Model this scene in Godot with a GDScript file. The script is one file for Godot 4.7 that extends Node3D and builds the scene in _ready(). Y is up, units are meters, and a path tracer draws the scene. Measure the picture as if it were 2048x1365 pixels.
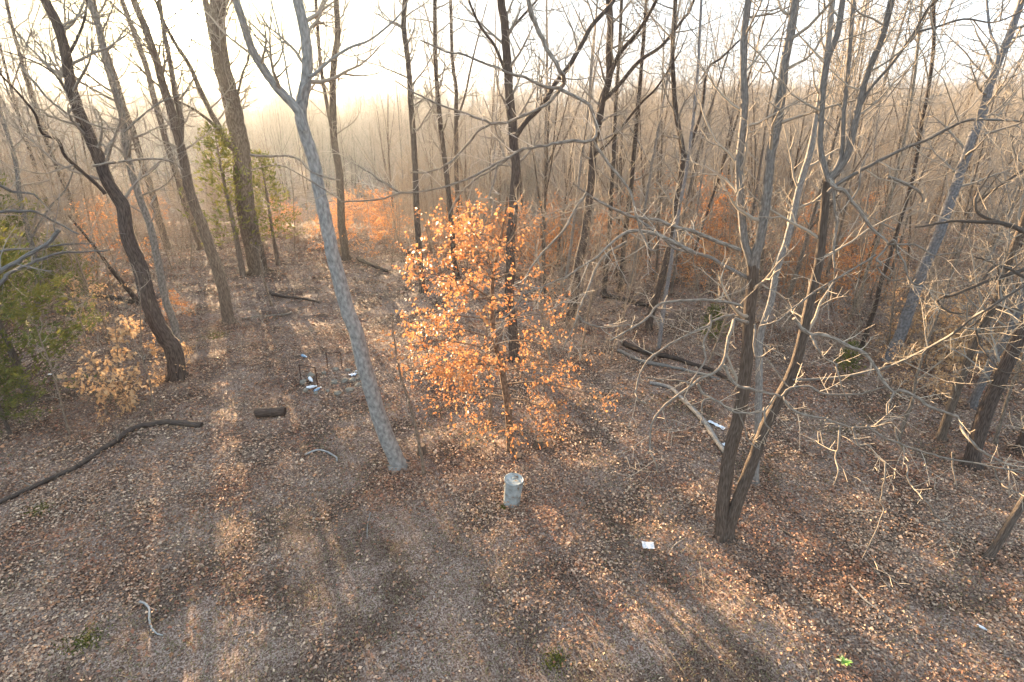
extends Node3D

const FOCAL := 1117.0          # focal length in photograph pixels (2048 wide)
const EYE := Vector3(0, 9.5, 0)
const PITCH := 23.3

var cam_basis: Basis
var bumps := FastNoiseLite.new()
var rng := RandomNumberGenerator.new()
var M := {}
var used := {}
var feet := []

# ------------------------------------------------------------------ mesh collecting
class MB:
	var v := PackedVector3Array()
	var n := PackedVector3Array()
	var uv := PackedVector2Array()
	var c := PackedColorArray()
	var ix := PackedInt32Array()
	var flat := false
	func _init(is_flat := false) -> void:
		flat = is_flat
	func mesh() -> ArrayMesh:
		var a := []
		a.resize(Mesh.ARRAY_MAX)
		a[Mesh.ARRAY_VERTEX] = v
		if not flat:
			a[Mesh.ARRAY_NORMAL] = n
		if uv.size():
			a[Mesh.ARRAY_TEX_UV] = uv
		a[Mesh.ARRAY_COLOR] = c
		a[Mesh.ARRAY_INDEX] = ix
		var m := ArrayMesh.new()
		m.add_surface_from_arrays(Mesh.PRIMITIVE_TRIANGLES, a)
		return m
	# a tapered tube along pts; rings are carried along without twist
	func tube(pts: PackedVector3Array, rad: PackedFloat32Array, sides: int, col: Color, cap := false, rough := 0.0, lobes := 0) -> void:
		var np := pts.size()
		if np < 2:
			return
		var t := (pts[1] - pts[0]).normalized()
		var nn := t.cross(Vector3(0.3, 0.1, 1.0)).normalized()
		if nn.length() < 0.5:
			nn = t.cross(Vector3.RIGHT).normalized()
		var start := v.size()
		var run := 0.0
		for i in np:
			if i > 0:
				run += pts[i].distance_to(pts[i - 1])
				t = (pts[mini(i + 1, np - 1)] - pts[i - 1]).normalized()
			nn = (nn - t * nn.dot(t)).normalized()
			var bb := t.cross(nn)
			for k in sides + 1:
				var a := TAU * k / sides
				var d := nn * cos(a) + bb * sin(a)
				var r := rad[i]
				if rough > 0.0:
					r *= 1.0 + rough * (sin(a * 3.0 + run * 2.1) * 0.5 + sin(a * 2.0 - run * 1.3 + 1.0) * 0.5 + sin(run * 5.0 + a) * 0.3)
				if lobes > 0 and i < 4:
					r *= 1.0 + 0.24 * (3 - i) / 3.0 * sin(a * lobes + 0.7)
				v.append(pts[i] + d * r)
				n.append(d)
				uv.append(Vector2(float(k) / sides, run))
				c.append(col)
		var w := sides + 1
		for i in np - 1:
			for k in sides:
				var a0 := start + i * w + k
				ix.append(a0); ix.append(a0 + w); ix.append(a0 + w + 1)
				ix.append(a0); ix.append(a0 + w + 1); ix.append(a0 + 1)
		if cap:
			for e in 2:
				var i: int = 0 if e == 0 else np - 1
				var ax: Vector3 = (pts[0] - pts[1]).normalized() if e == 0 else (pts[np - 1] - pts[np - 2]).normalized()
				var s0 := v.size()
				v.append(pts[i]); n.append(ax); uv.append(Vector2(0.5, 0.5)); c.append(col)
				for k in sides + 1:
					v.append(v[start + i * w + k]); n.append(ax); c.append(col)
					uv.append(Vector2(0.5 + 0.4 * cos(TAU * k / sides), 0.5 + 0.4 * sin(TAU * k / sides)))
				for k in sides:
					if e == 0:
						ix.append(s0); ix.append(s0 + 1 + k); ix.append(s0 + 2 + k)
					else:
						ix.append(s0); ix.append(s0 + 2 + k); ix.append(s0 + 1 + k)
	# a leaf folded along its midrib: two faces (flat-shaded meshes only)
	func leaf(p: Vector3, along: Vector3, side: Vector3, up: Vector3, l: float, wd: float, col: Color) -> void:
		var s := v.size()
		v.append(p)
		v.append(p + along * l * 0.45 - side * wd * 0.5 + up * wd * 0.22)
		v.append(p + along * l - up * l * 0.06)
		v.append(p + along * l * 0.5 + side * wd * 0.5 + up * wd * 0.2)
		for i in 4:
			c.append(col)
		ix.append(s); ix.append(s + 1); ix.append(s + 2)
		ix.append(s); ix.append(s + 2); ix.append(s + 3)
	func lathe(prof: Array, sides: int, col: Color) -> void:
		var start := v.size()
		for i in prof.size():
			var p: Vector2 = prof[i]
			var q0: Vector2 = prof[maxi(i - 1, 0)]
			var q1: Vector2 = prof[mini(i + 1, prof.size() - 1)]
			var tn := (q1 - q0).normalized()
			for k in sides + 1:
				var a := TAU * k / sides
				var d := Vector3(cos(a), 0, sin(a))
				v.append(d * p.x + Vector3.UP * p.y)
				n.append((d * tn.y - Vector3.UP * tn.x).normalized())
				uv.append(Vector2(float(k) / sides * 4.0, p.y * 2.0 + p.x))
				c.append(col)
		for i in prof.size() - 1:
			for k in sides:
				var a0 := start + i * (sides + 1) + k
				var b0 := a0 + sides + 1
				ix.append(a0); ix.append(a0 + 1); ix.append(b0 + 1)
				ix.append(a0); ix.append(b0 + 1); ix.append(b0)

# ------------------------------------------------------------------ naming
func numbered(called: String) -> String:
	var k: int = used.get(called, 0)
	used[called] = k + 1
	return called if k == 0 else "%s_%03d" % [called, k]

func tag(o: Node, label: String, category: String, group := "") -> Node:
	o.set_meta("label", label)
	o.set_meta("category", category)
	if group:
		o.set_meta("group", group)
	return o

func thing(called: String, label: String, category: String, where := Vector3.ZERO, turn := 0.0, group := "") -> Node3D:
	var o := Node3D.new()
	o.name = numbered(called)
	add_child(o, true)
	o.position = where
	o.rotation.y = turn
	tag(o, label, category, group)
	return o

func obj(called: String, m: Mesh, mat: Material, parent: Node = self) -> MeshInstance3D:
	var o := MeshInstance3D.new()
	o.name = numbered(called) if parent == self else called
	o.mesh = m
	o.material_override = mat
	parent.add_child(o, true)
	return o

func stuff(o: Node) -> Node:
	o.set_meta("kind", "stuff")
	return o

# ------------------------------------------------------------------ places
func height(x: float, z: float) -> float:
	var d := -z
	var h := -7.5 * smoothstep(40.0, 86.0, d) + 10.5 * smoothstep(140.0, 400.0, d)
	h += 3.0 * smoothstep(12.0, 70.0, x) * smoothstep(40.0, 110.0, d)
	h += 0.5 * smoothstep(-9.0, -28.0, x)
	h += 0.35 * bumps.get_noise_2d(x * 6.0, z * 6.0) + 0.09 * bumps.get_noise_2d(x * 45.0 + 91.0, z * 45.0)
	return h

func on_ground(x: float, z: float) -> Vector3:
	return Vector3(x, height(x, z), z)

func ray(p: Vector2) -> Vector3:                 # depth along the viewing axis is 1
	return cam_basis * Vector3((p.x - 1024.0) / FOCAL, (682.5 - p.y) / FOCAL, -1.0)

func at(p: Vector2, depth: float) -> Vector3:
	return EYE + ray(p) * depth

func ground(p: Vector2) -> Vector3:
	var r := ray(p)
	var t := 4.0
	while t < 160.0:
		var q := EYE + r * t
		if q.y < height(q.x, q.z):
			break
		t += 0.4
	var lo := t - 0.4
	for i in 12:
		var mid := (lo + t) * 0.5
		var q := EYE + r * mid
		if q.y < height(q.x, q.z):
			t = mid
		else:
			lo = mid
	var e := EYE + r * t
	return Vector3(e.x, height(e.x, e.z), e.z)

func depth_of(q: Vector3) -> float:
	return -(cam_basis.inverse() * (q - EYE)).z

func seen_at(q: Vector3) -> Vector2:
	var k := cam_basis.inverse() * (q - EYE)
	return Vector2(1024.0 + FOCAL * k.x / -k.z, 682.5 - FOCAL * k.y / -k.z)

# where the sight line through p meets the upright plane that faces us at the foot b, set back by off metres
func upright(p: Vector2, b: Vector3, off := 0.0) -> Vector3:
	var nrm := Vector3(b.x, 0, b.z).normalized()
	var r := ray(p)
	return EYE + r * ((Vector3(b.x, 0, b.z).dot(nrm) + off) / r.dot(nrm))

func pix(s: String) -> PackedVector2Array:
	var out := PackedVector2Array()
	for w in s.split(" ", false):
		var q := w.split(",")
		out.append(Vector2(float(q[0]), float(q[1])))
	return out

func rnd(a := -1.0, b := 1.0) -> float:
	return rng.randf_range(a, b)

func rv() -> Vector3:
	return Vector3(rnd(), rnd(), rnd())

func smooth(p: PackedVector3Array, steps: int) -> PackedVector3Array:
	var out := PackedVector3Array()
	for i in p.size() - 1:
		var a := p[maxi(i - 1, 0)]
		var d := p[mini(i + 2, p.size() - 1)]
		for k in steps:
			out.append(p[i].cubic_interpolate(p[i + 1], a, d, float(k) / steps))
	out.append(p[p.size() - 1])
	return out

# ------------------------------------------------------------------ materials
func ramp(stops: Array) -> Gradient:
	var g := Gradient.new()
	var o := PackedFloat32Array()
	var c := PackedColorArray()
	for s in stops:
		o.append(s[0])
		c.append(Color(s[1], s[2], s[3]).linear_to_srgb())
	g.offsets = o
	g.colors = c
	return g

func noise_tex(kind: int, freq: float, stops: Array, sd := 1, size := 512, octaves := 4) -> NoiseTexture2D:
	var f := FastNoiseLite.new()
	f.noise_type = kind
	f.frequency = freq
	f.seed = sd
	f.fractal_octaves = octaves
	if kind == FastNoiseLite.TYPE_CELLULAR:
		f.cellular_return_type = FastNoiseLite.RETURN_CELL_VALUE
		f.fractal_type = FastNoiseLite.FRACTAL_NONE
		f.domain_warp_enabled = true
		f.domain_warp_amplitude = 12.0
		f.domain_warp_frequency = 0.04
	var t := NoiseTexture2D.new()
	t.width = size
	t.height = size
	t.seamless = true
	t.noise = f
	if stops.size():
		t.color_ramp = ramp(stops)
	return t

func bark(called: String, stops: Array, sd: int, us: float, vs: float, relief: float, freq := 0.012) -> StandardMaterial3D:
	var m := StandardMaterial3D.new()
	m.resource_name = called
	m.albedo_texture = noise_tex(FastNoiseLite.TYPE_SIMPLEX_SMOOTH, freq, stops, sd, 512, 5)
	m.vertex_color_use_as_albedo = true
	m.uv1_scale = Vector3(us, vs, 1)
	m.roughness = 0.92
	m.metallic_specular = 0.25
	if relief > 0.0:
		m.heightmap_enabled = true
		m.heightmap_texture = noise_tex(FastNoiseLite.TYPE_SIMPLEX, freq * 1.6, [], sd + 40, 512, 4)
		m.heightmap_scale = relief
	M[called] = m
	return m

func plain(called: String, c: Color, rough := 0.8, metal := 0.0, vcol := false, back := 0.0) -> StandardMaterial3D:
	var m := StandardMaterial3D.new()
	m.resource_name = called
	m.albedo_color = c.linear_to_srgb()
	m.roughness = rough
	m.metallic = metal
	m.metallic_specular = 0.3
	m.vertex_color_use_as_albedo = vcol
	if back > 0.0:
		m.backlight_enabled = true
		m.backlight = Color(back, back, back).linear_to_srgb()
	M[called] = m
	return m

func make_materials() -> void:
	bark("bark_dark", [[0.2, .05, .038, .032], [0.5, .085, .066, .056], [0.8, .125, .1, .086]], 3, 3, 0.35, 1.3, 0.02)
	bark("bark_brown", [[0.2, .085, .068, .056], [0.5, .14, .115, .097], [0.8, .2, .168, .143]], 5, 3, 0.35, 1.3, 0.02)
	bark("bark_grey", [[0.15, .13, .12, .112], [0.42, .185, .173, .16], [0.6, .22, .208, .194], [0.85, .29, .275, .255]], 7, 1, 0.7, 0.25, 0.018)
	bark("bark_pale", [[0.1, .15, .15, .15], [0.36, .235, .235, .232], [0.55, .265, .266, .263], [0.8, .35, .35, .345]], 11, 1, 0.5, 0.0, 0.02)
	bark("bark_wood", [[0.2, .12, .1, .082], [0.5, .21, .178, .148], [0.8, .3, .262, .22]], 17, 1, 0.8, 0.6, 0.015)
	var tw := plain("twig", Color(1, 1, 1), 0.85, 0.0, true)
	tw.metallic_specular = 0.2
	var lf := plain("leaf", Color(1, 1, 1), 0.7, 0.0, true, 0.55)
	lf.metallic_specular = 0.35
	plain("litter", Color(1, 1, 1), 0.75, 0.0, true, 0.12)
	plain("needle", Color(1, 1, 1), 0.7, 0.0, true, 0.35)
	plain("grass", Color(1, 1, 1), 0.7, 0.0, true, 0.4)
	var g := StandardMaterial3D.new()
	g.resource_name = "forest_floor"
	g.albedo_texture = noise_tex(FastNoiseLite.TYPE_CELLULAR, 0.045, [[0.0, .07, .048, .04], [0.25, .12, .08, .062], [0.45, .17, .115, .09], [0.6, .2, .15, .125], [0.8, .25, .19, .16], [1.0, .32, .26, .22]], 21, 1024)
	g.uv1_scale = Vector3(0.95, 0.95, 1)
	g.detail_enabled = true
	g.detail_blend_mode = BaseMaterial3D.BLEND_MODE_MUL
	g.detail_albedo = noise_tex(FastNoiseLite.TYPE_SIMPLEX_SMOOTH, 0.012, [[0.25, .5, .48, .46], [0.6, 1, 1, 1]], 23, 512, 5)
	g.detail_uv_layer = BaseMaterial3D.DETAIL_UV_2
	g.uv2_scale = Vector3(0.07, 0.07, 1)
	g.roughness = 0.95
	g.metallic_specular = 0.2
	M["forest_floor"] = g
	var z := plain("zinc", Color(.50, .545, .56), 0.62, 0.15)
	z.albedo_color = Color.WHITE
	z.albedo_texture = noise_tex(FastNoiseLite.TYPE_SIMPLEX_SMOOTH, 0.01, [[0.12, .15, .11, .085], [0.26, .21, .225, .22], [0.5, .29, .325, .33], [0.8, .37, .40, .40]], 31, 256, 5)
	z.uv1_triplanar = true
	z.uv1_scale = Vector3(1.5, 1.5, 1.5)
	plain("rubber", Color(.02, .02, .022), 0.8)
	plain("rust", Color(.045, .022, .014), 0.85, 0.2)
	plain("white_plastic", Color(.58, .63, .7), 0.45)
	plain("blue_plastic", Color(.2, .3, .42), 0.5)
	plain("card", Color(.55, .55, .57), 0.85)
	plain("weed", Color(.16, .34, .05), 0.6, 0.0, false, 0.4)
	plain("moss", Color(.075, .10, .022), 0.95)
	var st := plain("stone", Color.WHITE, 0.9)
	st.albedo_texture = noise_tex(FastNoiseLite.TYPE_SIMPLEX_SMOOTH, 0.02, [[0.2, .07, .065, .05], [0.5, .17, .16, .14], [0.8, .27, .25, .21]], 37, 256, 5)
	st.uv1_triplanar = true
	st.uv1_scale = Vector3(3, 3, 3)
	var ct := plain("cut_wood", Color.WHITE, 0.9)
	ct.albedo_texture = noise_tex(FastNoiseLite.TYPE_SIMPLEX_SMOOTH, 0.03, [[0.2, .16, .1, .06], [0.8, .34, .235, .15]], 39, 256, 3)

# ------------------------------------------------------------------ growing
# one bare branch with its side branches, straight into mb. lvl 1 branch, 2 side branch, 3 twig
func grow(mb: MB, p: Vector3, dir: Vector3, l: float, r: float, lvl: int, col: Color, up := 0.12, wig := 0.28, dens := 1.0, last := 3, tips = null) -> void:
	var segs: int = 6 if lvl == 1 else (4 if lvl == 2 else 3)
	var pts := PackedVector3Array([p])
	var rad := PackedFloat32Array([r])
	var d := dir.normalized()
	for i in segs:
		d = (d + rv() * wig + Vector3.UP * up).normalized()
		p += d * l / segs
		pts.append(p)
		rad.append(maxf(r * (1.0 - 0.8 * (i + 1) / segs), 0.0034))
	mb.tube(pts, rad, 5 if lvl == 1 else (4 if lvl == 2 and r > 0.012 else 3), col)
	if tips != null and lvl >= last:
		for i in range(1, pts.size()):
			tips.append([pts[i], (pts[i] - pts[i - 1]).normalized()])
	if lvl >= last:
		return
	var kids := int(round((rnd(5.0, 7.5) if lvl == 1 else rnd(3.0, 5.0)) * dens))
	for k in kids:
		var t := (k + rnd(0.3, 1.0)) / kids * 0.85 + 0.15
		var f := t * segs
		var i := mini(int(f), segs - 1)
		var q := pts[i].lerp(pts[i + 1], f - i)
		var ax := (pts[i + 1] - pts[i]).normalized()
		var s := ax.cross(rv()).normalized()
		grow(mb, q, (ax * rnd(0.5, 0.95) + s).normalized(), l * rnd(0.32, 0.6) * (1.15 - 0.5 * t), r * rnd(0.42, 0.6) * (1.1 - 0.45 * t), lvl + 1, col, up * 0.7, wig, dens, last, tips)

# side branches along a stem
func clothe(mb: MB, pts: PackedVector3Array, rad: PackedFloat32Array, n: int, t0: float, t1: float, l: float, col: Color, up := 0.12, dens := 1.0, last := 3, tips = null) -> void:
	for k in n:
		var t := lerpf(t0, t1, (k + rnd(0.0, 1.0)) / n)
		var f := t * (pts.size() - 1)
		var i := mini(int(f), pts.size() - 2)
		var q := pts[i].lerp(pts[i + 1], f - i)
		var ax := (pts[i + 1] - pts[i]).normalized()
		var s := ax.cross(rv()).normalized()
		var r := minf(lerpf(rad[i], rad[i + 1], f - i) * rnd(0.3, 0.5), 0.05)
		grow(mb, q, ax * rnd(0.3, 0.9) + s, l * rnd(0.55, 1.2), maxf(r, 0.01), 1, col, up, 0.26, dens, last, tips)

func extend(pts: PackedVector3Array, rad: PackedFloat32Array, l: float) -> Array:
	var d := (pts[pts.size() - 1] - pts[pts.size() - 2]).normalized()
	var p := pts[pts.size() - 1]
	var r := rad[rad.size() - 1]
	var n := 6
	for i in n:
		d = (d + rv() * 0.12 + Vector3.UP * 0.12).normalized()
		p += d * l / n
		pts.append(p)
		rad.append(lerpf(r, 0.012, float(i + 1) / n))
	return [pts, rad]

# A tree whose stems were read off the photograph. Each stem: [pixels, width at foot, width at end, set-back at end (m), metres that it goes on above the frame, side branches]
func traced_tree(called: String, label: String, mat: String, foot: Vector2, stems: Array, tint: Color, twig_col: Color, blen := 2.2, from := 0.35, group := "", dens := 1.0, limb_mat := "") -> Node3D:
	var b := ground(foot)
	var o := thing(called, label, "tree", b, 0.0, group)
	feet.append([b, 0.5 * float(stems[0][1]) * depth_of(b) / FOCAL])
	var tw := MB.new()
	var first := true
	for s in stems:
		var px := pix(s[0])
		var pw := PackedVector3Array()
		var n := px.size()
		var rad := PackedFloat32Array()
		for i in n:
			var t := float(i) / maxi(n - 1, 1)
			var q := upright(px[i], b, s[3] * t * t)
			pw.append(q - b)
			rad.append(0.44 * lerpf(s[1], s[2], t) * depth_of(q) / FOCAL / sqrt(1.0 + pow((px[i].x - 1024.0) / FOCAL, 2.0)))
		var pts := smooth(pw, 4)
		var rr := PackedFloat32Array()
		for i in pts.size():
			var f := float(i) / 4.0
			var k := mini(int(f), n - 2)
			rr.append(lerpf(rad[k], rad[k + 1], f - k) * (1.0 + rnd(-0.03, 0.03)))
			if i > 0 and i < pts.size() - 1:
				pts[i] += rv() * rr[i] * 0.06
		var seen_to := float(pts.size() - 1)
		var is_trunk: bool = first or s.size() > 6
		if is_trunk:                                   # the foot spreads and goes into the ground
			var f0 := pts[0]
			var r0 := rr[0]
			pts.remove_at(0); rr.remove_at(0)
			for k in 4:
				pts.insert(k, f0.lerp(pts[k], k * 0.3) + Vector3.DOWN * (0.3 if k == 0 else 0.0))
				rr.insert(k, r0 * [1.7, 1.42, 1.16, 1.04][k])
		if s[4] > 0.0:
			var e := extend(pts, rr, s[4])
			pts = e[0]; rr = e[1]
		var mb := MB.new()
		mb.tube(pts, rr, 12 if is_trunk else 7, tint, false, 0.02 if is_trunk else 0.015, 5 if is_trunk else 0)
		obj("trunk" if is_trunk else "limb", mb.mesh(), M[mat if is_trunk or limb_mat == "" else limb_mat], o)
		if s[5] > 0:
			clothe(tw, pts, rr, int(s[5] * 1.6), from if is_trunk else 0.2, 1.0, blen, twig_col, 0.12, dens)
		first = false
	if tw.v.size():
		stuff(obj("twigs", tw.mesh(), M["twig"], o))
	return o

# a bare tree grown from chance, at the origin
func make_bare(h: float, r: float, lean: float, forks: int, nb: int, blen: float, from: float, tint: Color, twig_col: Color, mat: String, dens := 0.8, last := 3) -> Node3D:
	var o := Node3D.new()
	var tw := MB.new()
	var tk := MB.new()
	var pts := PackedVector3Array([Vector3(0, -0.4, 0)])
	var rad := PackedFloat32Array([r * 1.5])
	var d := Vector3(rnd() * lean, 1, rnd() * lean).normalized()
	var p := Vector3.ZERO
	for i in 10:
		pts.append(p)
		rad.append(r * (1.0 - 0.085 * i))
		d = (d + rv() * 0.055 + Vector3.UP * 0.05).normalized()
		p += d * h / 10.0
	tk.tube(pts, rad, 7, tint, false, 0.05)
	clothe(tw, pts, rad, nb, from, 1.0, blen, twig_col, 0.16, dens, last)
	for k in forks:
		var i := 4 + k % 4
		var dd := (Vector3.UP + Vector3(rnd(), 0, rnd()) * 0.55).normalized()
		var fp := PackedVector3Array([pts[i]])
		var fr := PackedFloat32Array([rad[i] * 0.65])
		var q := pts[i]
		for j in 6:
			dd = (dd + rv() * 0.1 + Vector3.UP * 0.06).normalized()
			q += dd * h * 0.085
			fp.append(q)
			fr.append(rad[i] * 0.65 * (1.0 - 0.14 * (j + 1)))
		tk.tube(fp, fr, 6, tint)
		clothe(tw, fp, fr, int(nb * 0.35), 0.2, 1.0, blen * 0.8, twig_col, 0.16, dens, last)
	var t := MeshInstance3D.new()
	t.name = "trunk"; t.mesh = tk.mesh(); t.material_override = M[mat]
	o.add_child(t, true)
	var w := MeshInstance3D.new()
	w.name = "twigs"; w.mesh = tw.mesh(); w.material_override = M["twig"]
	stuff(w)
	o.add_child(w, true)
	return o

func leaf_colour(kind: int) -> Color:
	var k := rng.randf()
	var c: Color
	if kind == 0:       # orange beech
		c = Color(.48, .205, .075).lerp(Color(.56, .285, .12), k)
		if k > 0.8: c = Color(.40, .17, .075)
		elif k < 0.12: c = Color(.54, .31, .14)
	elif kind == 1:     # tan
		c = Color(.44, .26, .13).lerp(Color(.54, .37, .21), k)
	elif kind == 3:     # faded copper
		c = Color(.43, .215, .105).lerp(Color(.50, .30, .175), k)
	else:               # red brown
		c = Color(.42, .13, .05).lerp(Color(.5, .19, .08), k)
	return c

func hang_leaves(mb: MB, tips: Array, per: float, size: float, kind: int) -> void:
	for t in tips:
		var nl := int(per + rng.randf())
		for i in nl:
			var al: Vector3 = (t[1] * 0.7 + rv() * 0.8 + Vector3.DOWN * 0.5).normalized()
			var up: Vector3 = (Vector3.UP + rv() * 0.9)
			var sd := al.cross(up).normalized()
			up = sd.cross(al).normalized()
			var l := size * rnd(0.7, 1.2)
			mb.leaf(t[0] + rv() * 0.04, al, sd, up, l, l * rnd(0.55, 0.75), leaf_colour(kind))

# a young tree that keeps its dead leaves: tiers of level twigs
func make_leafy(h: float, r: float, nb: int, spread: float, from: float, per: float, size: float, kind: int) -> Node3D:
	var o := Node3D.new()
	var tk := MB.new()
	var tw := MB.new()
	var lv := MB.new(true)
	var pts := PackedVector3Array([Vector3(0, -0.3, 0)])
	var rad := PackedFloat32Array([r * 1.2])
	var p := Vector3.ZERO
	var d := Vector3(rnd() * 0.12, 1, rnd() * 0.12).normalized()
	for i in 8:
		pts.append(p)
		rad.append(maxf(r * (1.0 - 0.11 * i), 0.004))
		d = (d + rv() * 0.1 + Vector3.UP * 0.05).normalized()
		p += d * h / 8.0
	tk.tube(pts, rad, 6, Color(.8, .75, .7))
	var tips := []
	for k in nb:
		var t := lerpf(from, 0.97, (k + rng.randf()) / nb)
		var f := t * (pts.size() - 1)
		var i := mini(int(f), pts.size() - 2)
		var a := rnd(0, TAU)
		grow(tw, pts[i].lerp(pts[i + 1], f - i), Vector3(cos(a), 0.25, sin(a)), spread * (1.15 - 0.75 * t) * rnd(0.7, 1.2), r * 0.3, 1, Color(.16, .125, .1), -0.015, 0.22, 0.8, 3, tips)
	hang_leaves(lv, tips, per, size, kind)
	var parts := [["trunk", tk.mesh(), M["bark_wood"], false], ["twigs", tw.mesh(), M["twig"], true], ["foliage", lv.mesh(), M["leaf"], true]]
	for q in parts:
		var m := MeshInstance3D.new()
		m.name = q[0]; m.mesh = q[1]; m.material_override = q[2]
		if q[3]: stuff(m)
		o.add_child(m, true)
	return o

# a cedar: short upswept sprays of scale leaves round a stem
func make_cedar(h: float, wide: float, nb: int, sprays: int, yellow: float, bare := 0.08, sz := 1.0) -> Node3D:
	var o := Node3D.new()
	var tk := MB.new()
	var tw := MB.new()
	var lv := MB.new(true)
	tk.tube(PackedVector3Array([Vector3(0, -0.3, 0), Vector3(0.03, h * 0.3, 0), Vector3(-0.03, h * 0.65, 0.04), Vector3(0, h, 0)]), PackedFloat32Array([0.022 * h, 0.016 * h, 0.01 * h, 0.004]), 7, Color.WHITE)
	for k in nb:
		var t := lerpf(bare, 0.98, pow((k + rng.randf()) / nb, 0.9))
		var a := k * 2.4 + rnd(-0.4, 0.4)
		var l := wide * pow(1.0 - t, 0.7) * rnd(0.6, 1.15) + 0.15
		var d := Vector3(cos(a), rnd(0.1, 0.5), sin(a)).normalized()
		var p := Vector3(0, h * t, 0)
		var pts := PackedVector3Array([p])
		var rad := PackedFloat32Array([0.014])
		for i in 5:
			d = (d + rv() * 0.18 + Vector3.UP * 0.03).normalized()
			p += d * l / 5.0
			pts.append(p)
			rad.append(0.014 - 0.0024 * (i + 1))
		tw.tube(pts, rad, 3, Color(.12, .08, .06))
		var tone := rnd(-0.25, 0.3)
		for s in sprays:
			var f := 1.0 + rng.randf() * 3.99
			var i := int(f)
			var q := pts[i].lerp(pts[i + 1], f - i) + rv() * 0.16
			var al := (d * 0.8 + rv() * 0.8 + Vector3.UP * 0.15).normalized()
			var sd := al.cross(rv()).normalized()
			var y := clampf(yellow + tone + rnd(-0.2, 0.2), 0.0, 1.0)
			var ln := rnd(0.10, 0.24) * sz
			lv.leaf(q, al, sd, sd.cross(al), ln, ln * 0.3, Color(.030, .062, .022).lerp(Color(.21, .19, .045), y))
			lv.leaf(q + rv() * 0.05, (al + rv() * 0.5).normalized(), sd, sd.cross(al), ln * 0.8, ln * 0.25, Color(.030, .062, .022).lerp(Color(.17, .17, .045), y))
	var parts := [["trunk", tk.mesh(), M["bark_brown"], false], ["twigs", tw.mesh(), M["twig"], true], ["foliage", lv.mesh(), M["needle"], true]]
	for q in parts:
		var m := MeshInstance3D.new()
		m.name = q[0]; m.mesh = q[1]; m.material_override = q[2]
		if q[3]: stuff(m)
		o.add_child(m, true)
	return o

# set a copy of a grown plant into the scene
func plant(proto: Node3D, called: String, label: String, category: String, where: Vector3, turn: float, size: float, group := "") -> Node3D:
	var o: Node3D = proto.duplicate()
	o.name = numbered(called)
	add_child(o, true)
	o.position = where
	o.rotation.y = turn
	o.scale = Vector3.ONE * size
	tag(o, label, category, group)
	return o

# a branch that hangs in the air: each line [pixels, depth at start, depth at end, width px at start, at end]
func hanging(called: String, label: String, mat: String, lines: Array, tint: Color, tw_col: Color, twigs: float, blen: float) -> void:
	var p0 := pix(lines[0][0])
	var o := thing(called, label, "branch", at(p0[0], lines[0][1]))
	var tw := MB.new()
	for s in lines:
		var px := pix(s[0])
		var pw := PackedVector3Array()
		var rad := PackedFloat32Array()
		var n := px.size()
		for i in n:
			var t := float(i) / (n - 1)
			var z := lerpf(s[1], s[2], t) + (rnd(-0.12, 0.12) if i > 0 else 0.0)
			pw.append(at(px[i], z) - o.position)
			rad.append(0.72 * lerpf(s[3], s[4], t) * z / FOCAL)
		var pts := smooth(pw, 3)
		var rr := PackedFloat32Array()
		for i in pts.size():
			var f := i / 3.0
			var k := mini(int(f), n - 2)
			rr.append(lerpf(rad[k], rad[k + 1], f - k) * (1.0 + rnd(-0.08, 0.1)))
			if i > 0:
				pts[i] += rv() * 0.012
		var mb := MB.new()
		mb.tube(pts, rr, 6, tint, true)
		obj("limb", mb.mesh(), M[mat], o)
		var ln := 0.0
		for i in pts.size() - 1:
			ln += pts[i].distance_to(pts[i + 1])
		var cnt := int(ln * twigs + rng.randf())
		for k in cnt:
			var f := rnd(0.1, 1.0) * (pts.size() - 1)
			var i := mini(int(f), pts.size() - 2)
			var ax := (pts[i + 1] - pts[i]).normalized()
			grow(tw, pts[i].lerp(pts[i + 1], f - i), ax * rnd(0.3, 0.9) + ax.cross(rv()).normalized(), blen * rnd(0.5, 1.6), rr[i] * 0.36, 2, tw_col, rnd(-0.04, 0.06), 0.17, 0.8)
	if tw.v.size():
		stuff(obj("twigs", tw.mesh(), M["twig"], o))

# something long that lies on the ground along pixels
func fallen(called: String, label: String, category: String, mat: String, s: String, w0: float, w1: float, tint: Color, sink := 0.2, twigs := 0) -> Node3D:
	var px := pix(s)
	var b := ground(px[0])
	var o := thing(called, label, category, b)
	var pw := PackedVector3Array()
	var rad := PackedFloat32Array()
	for i in px.size():
		var g := ground(px[i])
		var r := 0.5 * lerpf(w0, w1, float(i) / (px.size() - 1)) * depth_of(g) / FOCAL
		rad.append(r)
		pw.append(g - b + Vector3.UP * r * (1.0 - sink))
	var pts := smooth(pw, 4)
	var rr := PackedFloat32Array()
	for i in pts.size():
		var k := mini(i / 4, px.size() - 2)
		rr.append(lerpf(rad[k], rad[k + 1], i / 4.0 - k) * (1.0 + rnd(-0.08, 0.08)))
		pts[i] += rv() * rr[i] * 0.2
	var mb := MB.new()
	mb.tube(pts, rr, 8, tint, true, 0.06)
	obj("stem", mb.mesh(), M[mat], o)
	if twigs:
		var tw := MB.new()
		clothe(tw, pts, rr, twigs, 0.2, 1.0, 0.7, Color(.2, .17, .14), 0.02, 0.5, 2)
		stuff(obj("twigs", tw.mesh(), M["twig"], o))
	return o

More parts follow.
